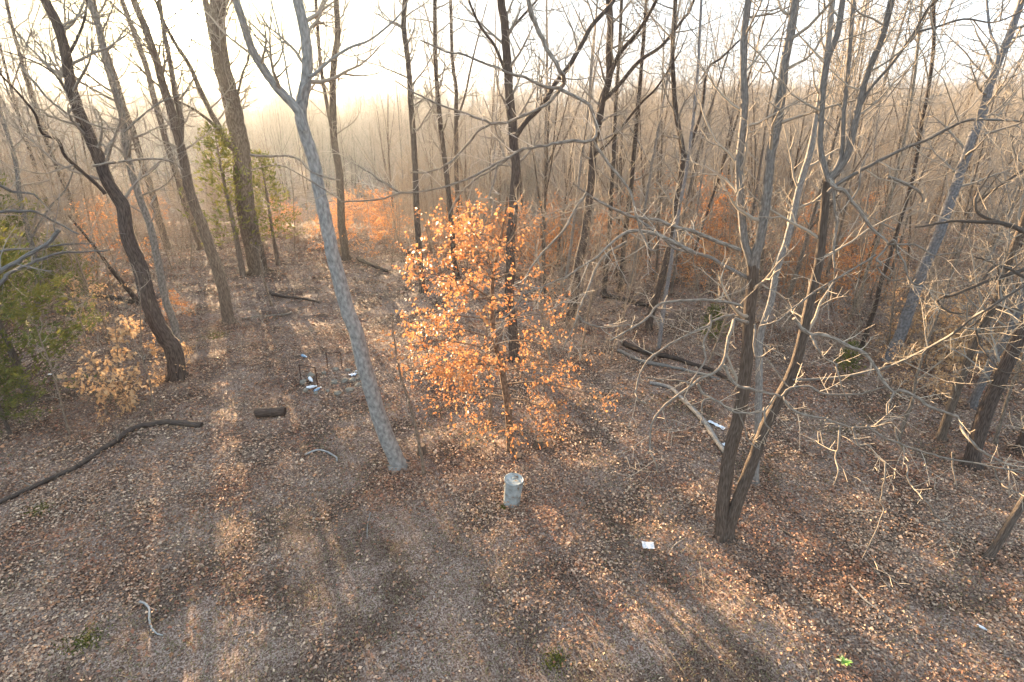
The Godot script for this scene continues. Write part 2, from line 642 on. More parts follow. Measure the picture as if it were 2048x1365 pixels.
# ================================================================== the scene
func _ready() -> void:
	rng.seed = 4711
	bumps.seed = 5
	bumps.frequency = 0.01
	cam_basis = Basis(Vector3.RIGHT, deg_to_rad(-PITCH))
	var cam := Camera3D.new()
	cam.name = "camera"
	cam.position = EYE
	cam.basis = cam_basis
	cam.fov = rad_to_deg(2.0 * atan(682.5 / FOCAL))
	cam.near = 0.1
	cam.far = 2000.0
	add_child(cam)
	cam.current = true

	# low sun straight into the lens, left of the axis
	var az := deg_to_rad(-27.8)
	var el := deg_to_rad(6.4)
	var to_sun := Vector3(sin(az) * cos(el), sin(el), -cos(az) * cos(el))
	var sun := DirectionalLight3D.new()
	sun.name = "sun"
	sun.basis = Basis.looking_at(-to_sun, Vector3.UP)
	sun.light_color = Color(1.0, 0.70, 0.40).linear_to_srgb()
	sun.light_energy = 1.6
	sun.light_angular_distance = 0.5
	sun.shadow_enabled = true
	add_child(sun)

	var we := WorldEnvironment.new()
	we.name = "surroundings"
	var env := Environment.new()
	env.background_mode = Environment.BG_SKY
	env.sky = Sky.new()
	var pano := PanoramaSkyMaterial.new()
	pano.panorama = ImageTexture.create_from_image(sky_image(to_sun))
	env.sky.sky_material = pano
	env.background_energy_multiplier = 0.2
	env.tonemap_mode = Environment.TONE_MAPPER_LINEAR
	env.tonemap_exposure = 11.2
	env.sdfgi_enabled = true
	env.ssao_enabled = true
	env.ssil_enabled = true
	env.volumetric_fog_enabled = true
	env.volumetric_fog_density = 0.00022
	env.volumetric_fog_albedo = Color(0.92, 0.96, 1.0)
	env.volumetric_fog_anisotropy = 0.6
	we.environment = env
	add_child(we)

	make_materials()
	build_ground()
	build_litter()
	build_left_trees()
	build_middle_trees()
	build_right_trees()
	build_wood()
	build_overhead()
	build_beech()
	build_saplings()
	build_lying()
	build_objects()
	bank_leaves()

func sky_image(to_sun: Vector3) -> Image:
	var w := 1024
	var h := 512
	var im := Image.create(w, h, false, Image.FORMAT_RGBAF)
	for y in h:
		var th := PI * (y + 0.5) / h
		var cy := cos(th)
		var sy := sin(th)
		var up := clampf(cy, 0.0, 1.0)
		var base := Vector3(0.72, 0.79, 0.82).lerp(Vector3(0.62, 0.75, 0.88), 1.0 - pow(1.0 - up, 2.5))
		for x in w:
			var ph := TAU * (x + 0.5) / w
			var d := Vector3(sin(ph) * sy, cy, -cos(ph) * sy)
			var a := rad_to_deg(acos(clampf(d.dot(to_sun), -1.0, 1.0)))
			var c := base.lerp(Vector3(0.80, 0.66, 0.33), 0.85 * exp(-a * a / 260.0)) + Vector3(1.0, 0.80, 0.42) * (16.0 * exp(-a * a / 7.0) + 1.8 * exp(-a / 4.5) + 0.30 * exp(-a / 20.0))
			im.set_pixel(x, y, Color(c.x, c.y, c.z, 1.0))
	return im

# ------------------------------------------------------------------ ground
func lines_of(reach: float, fine: float, step: float) -> PackedFloat32Array:
	var out := PackedFloat32Array([0.0])
	var s := step
	while out[out.size() - 1] < reach:
		var l := out[out.size() - 1]
		if l > fine:
			s *= 1.09
		out.append(l + s)
	return out

func build_ground() -> void:
	var pos := lines_of(460.0, 32.0, 0.5)
	var xs := PackedFloat32Array()
	for i in range(pos.size() - 1, 0, -1):
		xs.append(-pos[i])
	xs.append_array(pos)
	var zs := PackedFloat32Array()
	var back := lines_of(60.0, 3.0, 1.5)
	for i in range(back.size() - 1, 0, -1):
		zs.append(back[i])
	for p in lines_of(520.0, 45.0, 0.5):
		zs.append(-p)
	var mb := MB.new()
	var e := 0.15
	for z in zs:
		for x in xs:
			mb.v.append(Vector3(x, height(x, z), z))
			mb.n.append(Vector3(height(x - e, z) - height(x + e, z), 2.0 * e, height(x, z - e) - height(x, z + e)).normalized())
			mb.uv.append(Vector2(x, z))
			mb.c.append(Color.WHITE)
	var w := xs.size()
	for j in zs.size() - 1:
		for i in w - 1:
			var a := j * w + i
			mb.ix.append(a); mb.ix.append(a + w + 1); mb.ix.append(a + 1)
			mb.ix.append(a); mb.ix.append(a + w); mb.ix.append(a + w + 1)
	var m := mb.mesh()
	# a second set of coordinates carries the broad tone
	var arr := m.surface_get_arrays(0)
	arr[Mesh.ARRAY_TEX_UV2] = mb.uv
	var m2 := ArrayMesh.new()
	m2.add_surface_from_arrays(Mesh.PRIMITIVE_TRIANGLES, arr)
	var o := obj("ground", m2, M["forest_floor"])
	o.set_meta("kind", "structure")
	o.set_meta("label", "woodland floor of bare earth under brown leaves")

func grassy(x: float, z: float) -> float:
	var d := -z
	var k := bumps.get_noise_2d(x * 22.0 + 300.0, z * 22.0)
	var g := smoothstep(14.5, 8.0, d) * smoothstep(9.0, 3.0, absf(x + 1.5)) + k * 1.5 - 0.05
	return clampf(g, 0.0, 1.0)

func build_litter() -> void:
	var pal := [Color(.225, .11, .078), Color(.12, .075, .06), Color(.23, .13, .095), Color(.31, .175, .11), Color(.20, .125, .1), Color(.38, .275, .215), Color(.24, .18, .155), Color(.16, .115, .095), Color(.33, .235, .19), Color(.42, .33, .265), Color(.28, .225, .19)]
	var bands := [[3.5, 13.0, 560.0, 0.78], [13.0, 24.0, 320.0, 0.9], [24.0, 46.0, 65.0, 1.5]]
	for b in bands:
		var mb := MB.new(true)
		var area := 0.0
		area = 1.18 * (b[1] * b[1] - b[0] * b[0]) + 8.0 * (b[1] - b[0])
		var n := int(area * b[2])
		for i in n:
			var d := sqrt(lerpf(b[0] * b[0], b[1] * b[1], rng.randf()))
			var half := d * 1.18 + 4.0
			var x := rnd(-half, half)
			var z := -d
			if rng.randf() < grassy(x, z) * 0.88:
				continue
			var p := Vector3(x, height(x, z) + rnd(0.004, 0.04), z)
			var a := rnd(0, TAU)
			var al := Vector3(cos(a), rnd(-0.25, 0.45), sin(a)).normalized()
			var up := (Vector3.UP + Vector3(rnd(), 0, rnd()) * 0.75).normalized()
			var sd := al.cross(up).normalized()
			up = sd.cross(al)
			var l: float = rnd(0.05, 0.115) * b[3] * (1.5 if rng.randf() < 0.08 else 1.0)
			var drift := bumps.get_noise_2d(x * 30.0 - 77.0, z * 30.0) * 2.2       # which kind of leaf lies where
			var c: Color = pal[clampi(int((rng.randf() * 0.75 + 0.125 + drift * 0.22) * pal.size()), 0, pal.size() - 1)]
			mb.leaf(p, al, sd, up, l, l * rnd(0.45, 0.75), c * rnd(0.62, 1.45) * Color(1.04, 1.0, 0.9))
		var o := obj("leaf_litter", mb.mesh(), M["litter"])
		stuff(tag(o, ["fallen brown leaves on the ground nearest the camera", "fallen brown leaves round the metal bin and the tree feet", "fallen brown leaves far back among the trunks"][bands.find(b)], "leaves"))
	# thin grass in the leaf-poor hollow in front
	var g := MB.new(true)
	for i in 110000:
		var d := sqrt(lerpf(16.0, 300.0, rng.randf()))
		var half := d * 1.1 + 3.0
		var x := rnd(-half, half)
		if rng.randf() > grassy(x, -d) * 0.9:
			continue
		var p := on_ground(x, -d)
		var al := (Vector3.UP * 0.8 + rv() * 0.9).normalized()
		var l := rnd(0.04, 0.13)
		var sd := al.cross(rv()).normalized()
		var k := rng.randf()
		g.leaf(p, al, sd, sd.cross(al), l, 0.014, Color(.12, .13, .055).lerp(Color(.31, .25, .165), k))
	stuff(tag(obj("grass", g.mesh(), M["grass"]), "thin short grass showing between the leaves in front", "grass"))
	var sticks := MB.new()
	for i in 700:
		var d := sqrt(lerpf(20.0, 900.0, rng.randf()))
		var x := rnd(-1.0, 1.0) * (d * 1.15 + 3.0)
		var a := rnd(0, TAU)
		var p := on_ground(x, -d) + Vector3.UP * 0.03
		grow(sticks, p, Vector3(cos(a), 0.03, sin(a)), rnd(0.2, 0.9), rnd(0.004, 0.009), 3, Color(.26, .215, .17) * rnd(0.5, 1.3), -0.02, 0.12)
	stuff(tag(obj("dead_twigs", sticks.mesh(), M["twig"]), "small dead twigs strewn over the fallen leaves", "twigs"))
	# moss cushions
	for s in [["165,1283", 0.45, "yellow-green moss patch near the lower left corner"], ["75,1022", 0.3, "small moss patch beside the end of the long fallen branch"], ["1110,1322", 0.28, "moss patch at the bottom among brown leaves"], ["430,672", 0.75, "mossy green hump in front of the leaning brown tree"], ["1005,1016", 0.14, "tuft of moss at the foot of the metal bin"]]:
		var p := ground(pix(s[0])[0])
		var mm := MB.new(true)
		for i in int(700 * s[1]) + 120:
			var q := Vector3(rng.randfn(0, 0.4), 0, rng.randfn(0, 0.4)) * float(s[1])
			var al := (Vector3.UP + rv()).normalized()
			var sd := al.cross(rv()).normalized()
			mm.leaf(on_ground(p.x + q.x, p.z + q.z) - p, al, sd, sd.cross(al), rnd(0.03, 0.07), 0.03, Color(.08, .10, .025).lerp(Color(.17, .16, .035), rng.randf()))
		var o := obj("moss", mm.mesh(), M["grass"])
		o.position = p
		stuff(tag(o, s[2], "moss"))

# leaves blown against the feet of trees and the bin
func bank_leaves() -> void:
	var mb := MB.new(true)
	feet.append([ground(Vector2(1023, 1006)), 0.19])
	for f in feet:
		var b: Vector3 = f[0]
		var r: float = f[1]
		if -b.z > 26.0 or r < 0.08:
			continue
		for i in int(240 + 500 * r):
			var a := rnd(0, TAU)
			var k := rng.randf()
			var q := r * 1.15 + k * k * 0.7
			var x := b.x + cos(a) * q
			var z := b.z + sin(a) * q
			var p := Vector3(x, height(x, z) + rnd(0.01, 0.03 + 0.16 * pow(1.0 - k, 3.0)), z)
			var al := Vector3(cos(a + rnd() * 2.0), rnd(-0.3, 0.5), sin(a + rnd() * 2.0)).normalized()
			var up := (Vector3.UP + rv() * 0.7).normalized()
			var sd := al.cross(up).normalized()
			mb.leaf(p, al, sd, sd.cross(al), rnd(0.05, 0.1), rnd(0.03, 0.06), Color(.20, .115, .08).lerp(Color(.36, .25, .18), rng.randf()))
	stuff(tag(obj("leaf_litter", mb.mesh(), M["litter"]), "brown leaves banked against the feet of the trees", "leaves"))

# ------------------------------------------------------------------ the trees read off the photograph
const GREY_TW := Color(.23, .2, .17)
const TAN_TW := Color(.30, .255, .205)

func build_left_trees() -> void:
	traced_tree("leaning_tree", "dark brown leaning tree with a bent trunk beside the left cedar", "bark_dark", Vector2(352, 756), [
		["355,756 348,703 330,675 309,636 292,590 285,552 271,513 253,468 246,415 218,369 197,316 176,267 155,218 141,169 130,105 112,46 90,0 70,-60", 44, 24, 0.6, 6.0, 16],
		["210,388 197,373 169,348 130,313 116,281 84,267 70,229 42,193 0,148 -60,80", 11, 5, -1.5, 1.5, 9],
		["131,120 150,85 168,40 175,-10", 9, 5, 1.0, 2.0, 5],
		["150,210 110,150 60,120 0,100", 7, 3, 1.5, 1.0, 6]], Color(1, 1, 1), GREY_TW, 2.6, 0.45)
	traced_tree("slender_tree", "pale slender tree rising just behind the dark leaning trunk", "bark_grey", Vector2(360, 700), [
		["360,700 352,675 348,647 330,598 320,548 309,492 299,450 292,457 278,394 260,334 253,299 243,228 225,169 207,105 197,53 176,0 160,-50".replace("292,457 ", ""), 19, 17, 1.0, 6.0, 14],
		["248,265 280,235 320,205 360,190", 6, 3, 1.0, 0.8, 5]], Color(.85, .82, .78), GREY_TW, 2.4, 0.4)
	traced_tree("woodland_tree", "straight brown tree between the pale slender tree and the twin trunk", "bark_brown", Vector2(336, 497), [
		["336,497 330,480 316,432 299,369 281,316 267,267 246,211 228,150 205,85 190,20 175,-50", 19, 13, 0.5, 5.0, 14]], Color(.9, .9, .9), GREY_TW, 2.6, 0.4)
	traced_tree("woodland_tree", "thin brown tree left of the twin trunk, its foot far back", "bark_brown", Vector2(402, 498), [
		["402,498 390,464 369,404 352,345 334,292 320,239 306,190 292,134 267,63 243,0 228,-50", 17, 13, 0.5, 5.0, 14]], Color(.95, .93, .9), GREY_TW, 2.6, 0.4)
	traced_tree("twin_tree", "brown tree parting into two stems below the sun", "bark_brown", Vector2(457, 647), [
		["457,647 450,601 440,555 422,503 404,450 390,415 376,369 366,316 355,271 341,218 327,176 313,123 295,70 267,0 250,-50", 30, 17, 0.3, 6.0, 14],
		["360,290 362,245 359,225 348,176 338,116 327,60 315,-20", 15, 11, 1.2, 5.0, 8]], Color(1.0, .96, .9), GREY_TW, 2.4, 0.45)
	traced_tree("big_tree", "thickest trunk on the left, clothed in cedar, just right of the sun", "bark_brown", Vector2(517, 545), [
		["517,545 510,510 503,480 492,422 485,352 482,299 471,246 461,197 450,158 438,105 434,46 436,0 432,-60", 46, 38, 0.8, 7.0, 16],
		["470,300 452,285 443,264 425,232 401,183 380,134 348,84 330,50", 17, 9, -1.0, 3.0, 8],
		["452,180 440,120 424,70 416,30 405,-20", 22, 16, 1.5, 5.0, 7],
		["446,268 410,235 375,212 345,200", 9, 4, -2.0, 1.0, 7],
		["470,215 484,150 496,120 500,80", 7, 4, 1.0, 2.0, 6]], Color(.85, .82, .76), GREY_TW, 2.8, 0.4)
	traced_tree("dead_stem", "black leaning dead stem behind the orange sapling", "bark_dark", Vector2(280, 612), [
		["280,612 266,592 242,563 218,534 193,500 165,465 135,430", 15, 5, 0.8, 0.0, 5]], Color(.6, .58, .58), GREY_TW, 1.4, 0.4)
	traced_tree("woodland_tree", "slim tree at the left margin above the green cedar", "bark_brown", Vector2(190, 520), [
		["190,520 170,470 150,420 120,350 95,290 70,220 45,130 20,40 5,-40", 13, 9, 0.5, 5.0, 18]], Color(.8, .78, .76), GREY_TW, 3.0, 0.3)
	traced_tree("woodland_tree", "crooked grey tree leaning in from the left margin", "bark_grey", Vector2(70, 640), [
		["70,640 75,560 60,480 40,400 30,320 5,240 -20,150 -50,60", 15, 10, 1.0, 5.0, 18],
		["60,480 95,420 130,380 150,330", 7, 3, -0.5, 1.0, 6]], Color(.7, .69, .68), GREY_TW, 2.6, 0.25)

func build_middle_trees() -> void:
	traced_tree("forked_tree", "smooth pale grey tree that forks high, left of the orange beech", "bark_pale", Vector2(797, 930), [
		["797,930 792,918 768,865 747,794 726,724 712,661 696,626 679,559 664,506 657,468 647,422 636,369 626,316 608,264 601,228 605,197 612,158 615,112 608,56 594,0 580,-60", 38, 23, 0.3, 6.0, 5],
		["608,262 596,223 570,193 548,169 524,134 503,98 489,56 471,0 458,-60", 23, 19, -0.8, 6.0, 4],
		["618,152 629,148 661,120 700,95 740,80 790,40", 9, 4, -1.0, 1.0, 5],
		["597,205 583,194 570,123 559,70 541,0 530,-50", 5, 3, 0.8, 1.5, 3],
		["600,200 606,175 628,150", 8, 5, 0.2, 0.0, 0]], Color(.9, .875, .845), TAN_TW, 1.8, 0.7)
	traced_tree("woodland_tree", "dark two-stemmed tree right behind the pale forked tree", "bark_dark", Vector2(692, 520), [
		["692,520 686,470 682,440 679,352 668,281 665,193 668,123 675,70 672,0 670,-50", 20, 12, 0.4, 5.0, 14],
		["669,285 654,211 640,123 633,28 628,-40", 10, 7, 1.0, 4.0, 8]], Color(1.1, 1.05, 1.0), GREY_TW, 2.6, 0.4)
	traced_tree("woodland_tree", "slim tree standing behind the left edge of the orange beech", "bark_dark", Vector2(846, 585), [
		["846,585 838,500 832,400 829,316 826,264 822,211 819,158 814,105 807,53 810,0 812,-50", 15, 11, 0.4, 5.0, 14]], Color(1.2, 1.15, 1.1), GREY_TW, 2.6, 0.35)
	traced_tree("woodland_tree", "thin dark tree behind the top of the orange beech", "bark_dark", Vector2(912, 560), [
		["912,560 900,420 891,334 884,281 877,211 872,141 870,70 870,0 870,-50", 13, 8, 0.4, 5.0, 14]], Color(1.1, 1.1, 1.1), GREY_TW, 2.4, 0.3)
	traced_tree("woodland_tree", "thin tree with steep branches left of the dark central trunk", "bark_dark", Vector2(925, 500), [
		["925,500 915,400 912,300 912,211 912,176 905,123 902,35 900,-40", 11, 7, 0.4, 4.0, 12],
		["914,240 930,190 945,120 965,40", 6, 3, 0.6, 2.0, 7]], Color(1.1, 1.1, 1.1), GREY_TW, 2.4, 0.3)
	traced_tree("central_tree", "dark straight central tree behind the orange beech with a long rising limb", "bark_dark", Vector2(1028, 722), [
		["1028,722 1026,661 1018,591 1021,538 1021,468 1026,440 1028,387 1032,334 1028,299 1025,246 1019,193 1016,141 1012,91 1009,46 1002,0 998,-60", 22, 19, 0.2, 6.0, 9],
		["1031,300 1032,274 1056,239 1084,211 1112,165 1137,134 1162,91 1183,53 1214,18 1228,0 1245,-50", 13, 9, 1.2, 4.0, 10],
		["1014,150 1007,134 989,91 961,53 940,7 925,-40", 8, 5, -0.8, 2.5, 7],
		["1014,75 1018,63 1049,28 1074,0 1100,-40", 7, 4, 0.8, 2.0, 5]], Color(1.35, 1.3, 1.3), GREY_TW, 2.4, 0.4)
	traced_tree("branching_tree", "dark tree splitting into three crooked limbs right of centre", "bark_dark", Vector2(1140, 640), [
		["1140,640 1141,626 1149,591 1153,548 1162,503 1170,468 1172,480 1176,422 1183,352 1186,299 1197,246 1204,204 1218,158 1218,105 1221,53 1218,0 1220,-50".replace("1172,480 ", ""), 22, 14, 0.4, 5.0, 9],
		["1200,225 1218,158 1232,123 1243,102 1271,70 1292,39 1313,0 1330,-40", 12, 7, -0.8, 3.0, 8],
		["1204,205 1239,169 1278,123 1320,95 1348,63 1369,35 1380,21 1400,-30", 10, 5, 1.0, 2.5, 8],
		["1187,312 1207,295 1236,264 1278,211 1313,176 1350,120", 8, 4, -1.4, 1.0, 8]], Color(1.15, 1.1, 1.0), GREY_TW, 2.3, 0.45)
	traced_tree("curved_tree", "dark tree with a curving trunk between the branching tree and the clump", "bark_dark", Vector2(1295, 660), [
		["1295,660 1306,615 1320,566 1334,513 1346,468 1348,440 1359,369 1366,316 1362,281 1352,228 1348,176 1345,100 1350,20 1352,-40", 18, 9, 0.4, 4.0, 12],
		["1363,330 1376,309 1390,265 1404,218 1415,140 1443,116 1480,80", 9, 4, 0.8, 1.5, 9]], Color(1.15, 1.15, 1.0), GREY_TW, 2.2, 0.4)
	traced_tree("woodland_tree", "thin grey tree close beside the dark curved trunk", "bark_grey", Vector2(1317, 700), [
		["1317,700 1322,660 1330,600 1340,540 1350,470 1362,400 1375,330 1385,250 1395,150 1400,60 1405,-40", 10, 6, 0.3, 4.0, 12]], Color(.9, .9, .95), GREY_TW, 2.0, 0.3)
	traced_tree("woodland_tree", "thin black tree left of the curved trunk in the shade", "bark_dark", Vector2(1208, 590), [
		["1208,590 1212,540 1218,480 1222,400 1228,300 1232,200 1240,80 1245,-40", 12, 7, 0.3, 4.0, 12]], Color(.9, .9, .9), GREY_TW, 2.2, 0.3)
	traced_tree("woodland_tree", "short-limbed black tree left of the curved trunk, further back", "bark_dark", Vector2(1240, 582), [
		["1240,582 1244,540 1250,470 1262,380 1270,280 1280,170 1290,40 1295,-40", 13, 7, 0.3, 4.0, 12]], Color(.85, .85, .85), GREY_TW, 2.2, 0.3)

func build_right_trees() -> void:
	traced_tree("clump_tree", "multi-stemmed grey tree with stems spreading from one foot, right of centre", "bark_brown", Vector2(1448, 1075), [
		["1444,1075 1447,1000 1460,907 1478,837 1489,766 1496,696 1499,626 1506,573 1505,530", 33, 27, 0.0, 0.0, 2],
		["1507,575 1500,520 1489,480 1482,404 1478,334 1483,281 1490,211 1487,141 1489,70 1497,0 1502,-60", 20, 16, 0.8, 6.0, 7],
		["1505,560 1512,510 1520,480 1534,387 1540,316 1552,264 1562,193 1570,123 1584,53 1591,0 1600,-60", 25, 21, 1.0, 6.0, 6],
		["1455,1075 1466,1030 1503,930 1531,854 1566,784 1591,731 1608,661 1619,608 1636,538 1643,485 1650,410 1657,352", 30, 20, 0.6, 0.0, 2, 1],
		["1657,360 1641,300 1642,246 1647,176 1657,116 1675,70 1686,0 1695,-60", 16, 14, 0.3, 5.0, 6],
		["1659,355 1682,316 1687,228 1693,176 1700,88 1707,0 1712,-60", 13, 11, 1.0, 5.0, 6],
		["1657,365 1693,316 1714,228 1728,169 1745,123 1766,70 1784,0 1800,-60", 18, 16, -0.3, 5.0, 6],
		["1722,210 1742,176 1788,123 1830,63 1854,21 1875,0 1910,-50", 9, 6, -1.0, 3.0, 7],
		["1657,385 1675,369 1735,334 1805,299 1858,278 1928,243 1990,240 2060,244", 11, 6, -1.6, 1.5, 8],
		["1586,760 1649,758 1698,752 1742,742 1783,732 1843,704 1880,684 1911,665 1940,640 1976,618 2048,572", 7, 8, -2.2, 2.0, 5],
		["1503,560 1449,532 1420,515 1388,506 1347,496 1320,470 1270,436 1231,419 1185,395", 10, 4, -1.2, 0.5, 8],
		["1830,64 1870,55 1928,38 1985,45 2030,30", 7, 4, -0.6, 1.0, 5]], Color(.78, .75, .73), TAN_TW, 1.7, 0.5, "", 0.9, "bark_grey")
	traced_tree("back_stem_tree", "pale straight tree standing right behind the multi-stemmed clump", "bark_grey", Vector2(1510, 968), [
		["1510,968 1514,900 1518,790 1520,680 1541,608 1555,538 1573,485 1590,420 1601,369 1622,299 1640,200 1655,100 1665,0 1670,-60", 17, 15, 1.2, 5.0, 8]], Color(1.1, 1.06, 1.0), TAN_TW, 2.0, 0.45)
	traced_tree("leaning_tree", "blue-grey tree leaning right, behind the tan-leaved bushes", "bark_grey", Vector2(1775, 725), [
		["1775,725 1780,717 1798,679 1823,608 1847,538 1872,485 1882,480 1907,387 1925,334 1946,274 1967,225 1981,169 2002,113 2023,63 2044,0 2065,-60".replace("1882,480 ", ""), 32, 18, 0.6, 5.0, 12],
		["1992,135 1996,100 1981,63 1974,0 1968,-50", 8, 6, 1.0, 2.0, 6]], Color(.78, .80, .88), GREY_TW, 2.4, 0.4)
	traced_tree("woodland_tree", "dark slim tree left of the blue-grey leaning tree", "bark_dark", Vector2(1722, 700), [
		["1722,700 1749,619 1763,563 1780,513 1796,457 1823,369 1833,316 1844,246 1858,176 1868,88 1868,18 1870,-50", 11, 9, 0.4, 5.0, 14]], Color(1.3, 1.25, 1.2), GREY_TW, 2.4, 0.35)
	traced_tree("woodland_tree", "sunlit thin tree leaning right behind the clump of grey stems", "bark_wood", Vector2(1700, 640), [
		["1700,640 1718,595 1735,540 1755,485 1775,420 1795,340 1815,250 1830,150 1840,50 1848,-50", 9, 7, 0.4, 4.0, 12]], Color(1.2, 1.1, .95), TAN_TW, 2.2, 0.35)
	traced_tree("edge_tree", "thick dark tree leaning out of the right edge with a sunlit rim", "bark_dark", Vector2(1941, 934), [
		["1941,934 1967,837 1998,766 2037,679 2080,590 2130,480 2190,330", 40, 30, 0.4, 6.0, 8]], Color(1.6, 1.55, 1.6), GREY_TW, 2.2, 0.3)
	traced_tree("edge_tree", "tree with a rotten split foot left of the thick right-edge tree", "bark_brown", Vector2(1880, 880), [
		["1880,880 1907,802 1932,731 1960,661 1991,608 2006,556 2030,490 2060,410 2100,300", 23, 17, 0.4, 6.0, 10]], Color(1.0, .97, .92), GREY_TW, 2.2, 0.3)
	traced_tree("edge_tree", "shaded grey tree between the two right-edge trees, further back", "bark_grey", Vector2(1942, 815), [
		["1942,815 1981,731 2016,668 2045,600 2080,520 2120,420", 22, 17, 0.4, 6.0, 10]], Color(.7, .7, .75), GREY_TW, 2.2, 0.3)
	traced_tree("edge_tree", "slim tree at the right edge nearest the camera with a bright rim", "bark_brown", Vector2(1976, 1119), [
		["1976,1119 2009,1068 2048,1001 2100,910 2160,800 2240,650", 24, 19, 0.3, 6.0, 6]], Color(1.1, 1.05, 1.0), TAN_TW, 1.8, 0.4)
	traced_tree("edge_tree", "dark tree at the right edge behind the thick leaning tree", "bark_dark", Vector2(2035, 905), [
		["2035,905 2062,840 2090,770 2130,680", 24, 20, 0.3, 6.0, 4]], Color(1, 1, 1), GREY_TW, 2.2, 0.3)
	for s in [["1797,880", "1797,880 1815,830 1826,800 1832,760 1850,700 1872,640", "forked whip with a pale foot left of the rotten tree"], ["1990,890", "1990,890 2012,810 2030,755 2056,690", "slim dark stem right of the thick right-edge tree"]]:
		traced_tree("young_tree", s[2], "bark_wood", pix(s[0])[0], [[s[1], 10, 6, 0.3, 3.0, 8]], Color(.8, .78, .75), TAN_TW, 1.2, 0.4)

# ------------------------------------------------------------------ the wood behind
func build_wood() -> void:
	var protos := []
	var tcol := [Color(1.1, 1.08, 1.04), Color(1.1, 1.08, 1.04), Color(1.2, 1.15, 1.1)]
	var mats := ["bark_brown", "bark_grey", "bark_dark"]
	for i in 12:
		var k := i % 3
		protos.append(make_bare(rnd(11.0, 15.5), rnd(0.055, 0.13), 0.13, 1 + i % 3, 26, rnd(1.9, 3.0), rnd(0.12, 0.4), tcol[k], [Color(.30, .265, .225), Color(.36, .32, .275), Color(.26, .23, .195)][k], mats[k], 0.95))
	var whips := []
	for i in 5:
		whips.append(make_bare(rnd(3.5, 7.5), rnd(0.022, 0.045), 0.25, 1, 17, rnd(1.0, 1.7), 0.15, Color(1, .95, .9), [Color(.26, .2, .15), Color(.3, .24, .18)][i % 2], "bark_wood", 0.8))
	var labels := [["slender bare tree in the shaded wood behind the left trunks", "bare trees behind the left trunks"], ["slender bare tree in the hazy wood behind the orange beech", "bare trees behind the beech"], ["slender bare tree in the sunlit wood behind the grey clump", "bare trees behind the clump"]]
	var zone := func(x: float) -> int: return 0 if x < 640.0 else (1 if x < 1330.0 else 2)
	var placed := PackedVector3Array()
	var count := 0
	var tries := 0
	while count < 250 and tries < 6000:
		tries += 1
		var d := rnd(27.0, 78.0)
		var x := rnd(-1.0, 1.0) * (d * 1.02 + 3.0)
		var g := on_ground(x, -d)
		var s := seen_at(g)
		if s.x < -120 or s.x > 2170:
			continue
		if s.x < 1080 and s.y > 470 or s.x < 780 and s.x > 440 and s.y > 400:
			continue                                   # the clearing on the left stays open
		if s.x > 230 and s.x < 620 and (rng.randf() < 0.9 or d < 50.0):
			continue                                   # the sun finds its way through here
		var free := true
		for q in placed:
			if q.distance_squared_to(g) < 2.6:
				free = false
				break
		if not free:
			continue
		placed.append(g)
		var l: Array = labels[zone.call(s.x)]
		plant(protos[rng.randi() % 12], "bare_tree", l[0], "tree", g, rnd(0, TAU), rnd(0.75, 1.1) * (1.45 if rng.randf() < 0.3 else 1.0), l[1])
		count += 1
	for s in ["15,560", "60,600", "110,560", "150,590", "195,560", "225,585", "40,680", "120,500", "-20,640", "175,520"]:
		plant(whips[rng.randi() % 5], "bare_sapling", "bushy leafless sapling at the left margin behind the green cedar", "sapling", ground(pix(s)[0]), rnd(0, TAU), rnd(1.2, 1.9), "bushy saplings behind the left cedar")
	var wl := [["thin leafless sapling among the left trunks", "saplings among the left trunks"], ["thin leafless sapling in the brush behind the orange beech", "saplings behind the beech"], ["thin leafless sapling in the brush on the right slope", "saplings on the right slope"]]
	count = 0
	tries = 0
	while count < 290 and tries < 9000:
		tries += 1
		var d := rnd(19.0, 60.0)
		var x := rnd(-0.85, 1.0) * (d * 1.0 + 3.0)
		var g := on_ground(x, -d)
		var s := seen_at(g)
		if s.x < -60 or s.x > 2100:
			continue
		if s.x < 1100 and s.y > 560 and s.x > 230 or s.x > 620 and s.x < 780 and s.y > 440 or s.y > 800:
			continue
		var l: Array = wl[zone.call(s.x)]
		plant(whips[rng.randi() % 5], "bare_sapling", l[0], "sapling", g, rnd(0, TAU), rnd(0.7, 1.35), l[1])
		count += 1
	# beyond, the wood is one mass
	var where := []
	for i in 12:
		where.append([])
	for i in 5600:
		var d := 72.0 + 330.0 * pow(rng.randf(), 1.25)
		var x := rnd(-1.0, 1.0) * (d * 1.05 + 20.0)
		if absf(rad_to_deg(atan2(x, d)) + 26.0) < 11.0 and d < 100.0:
			continue
		var t := Transform3D(Basis(Vector3.UP, rnd(0, TAU)).scaled(Vector3.ONE * rnd(0.85, 1.2) * lerpf(0.8, 1.05, smoothstep(75.0, 120.0, d))), on_ground(x, -d))
		where[i % 12].append(t)
	for i in 12:
		for part in protos[i].get_children():
			var mm := MultiMesh.new()
			mm.transform_format = MultiMesh.TRANSFORM_3D
			mm.mesh = part.mesh
			mm.instance_count = where[i].size()
			for k in where[i].size():
				mm.set_instance_transform(k, where[i][k])
			var o := MultiMeshInstance3D.new()
			o.name = numbered("far_wood_trunks" if part.name == "trunk" else "far_wood_twigs")
			o.multimesh = mm
			o.material_override = part.material_override
			add_child(o, true)
			stuff(tag(o, "far bare trunks of the hazy wood in the valley" if part.name == "trunk" else "far bare crowns of the hazy wood in the valley", "woods", "far wood"))
	# knee-high brush between the trunks
	var brush := MB.new()
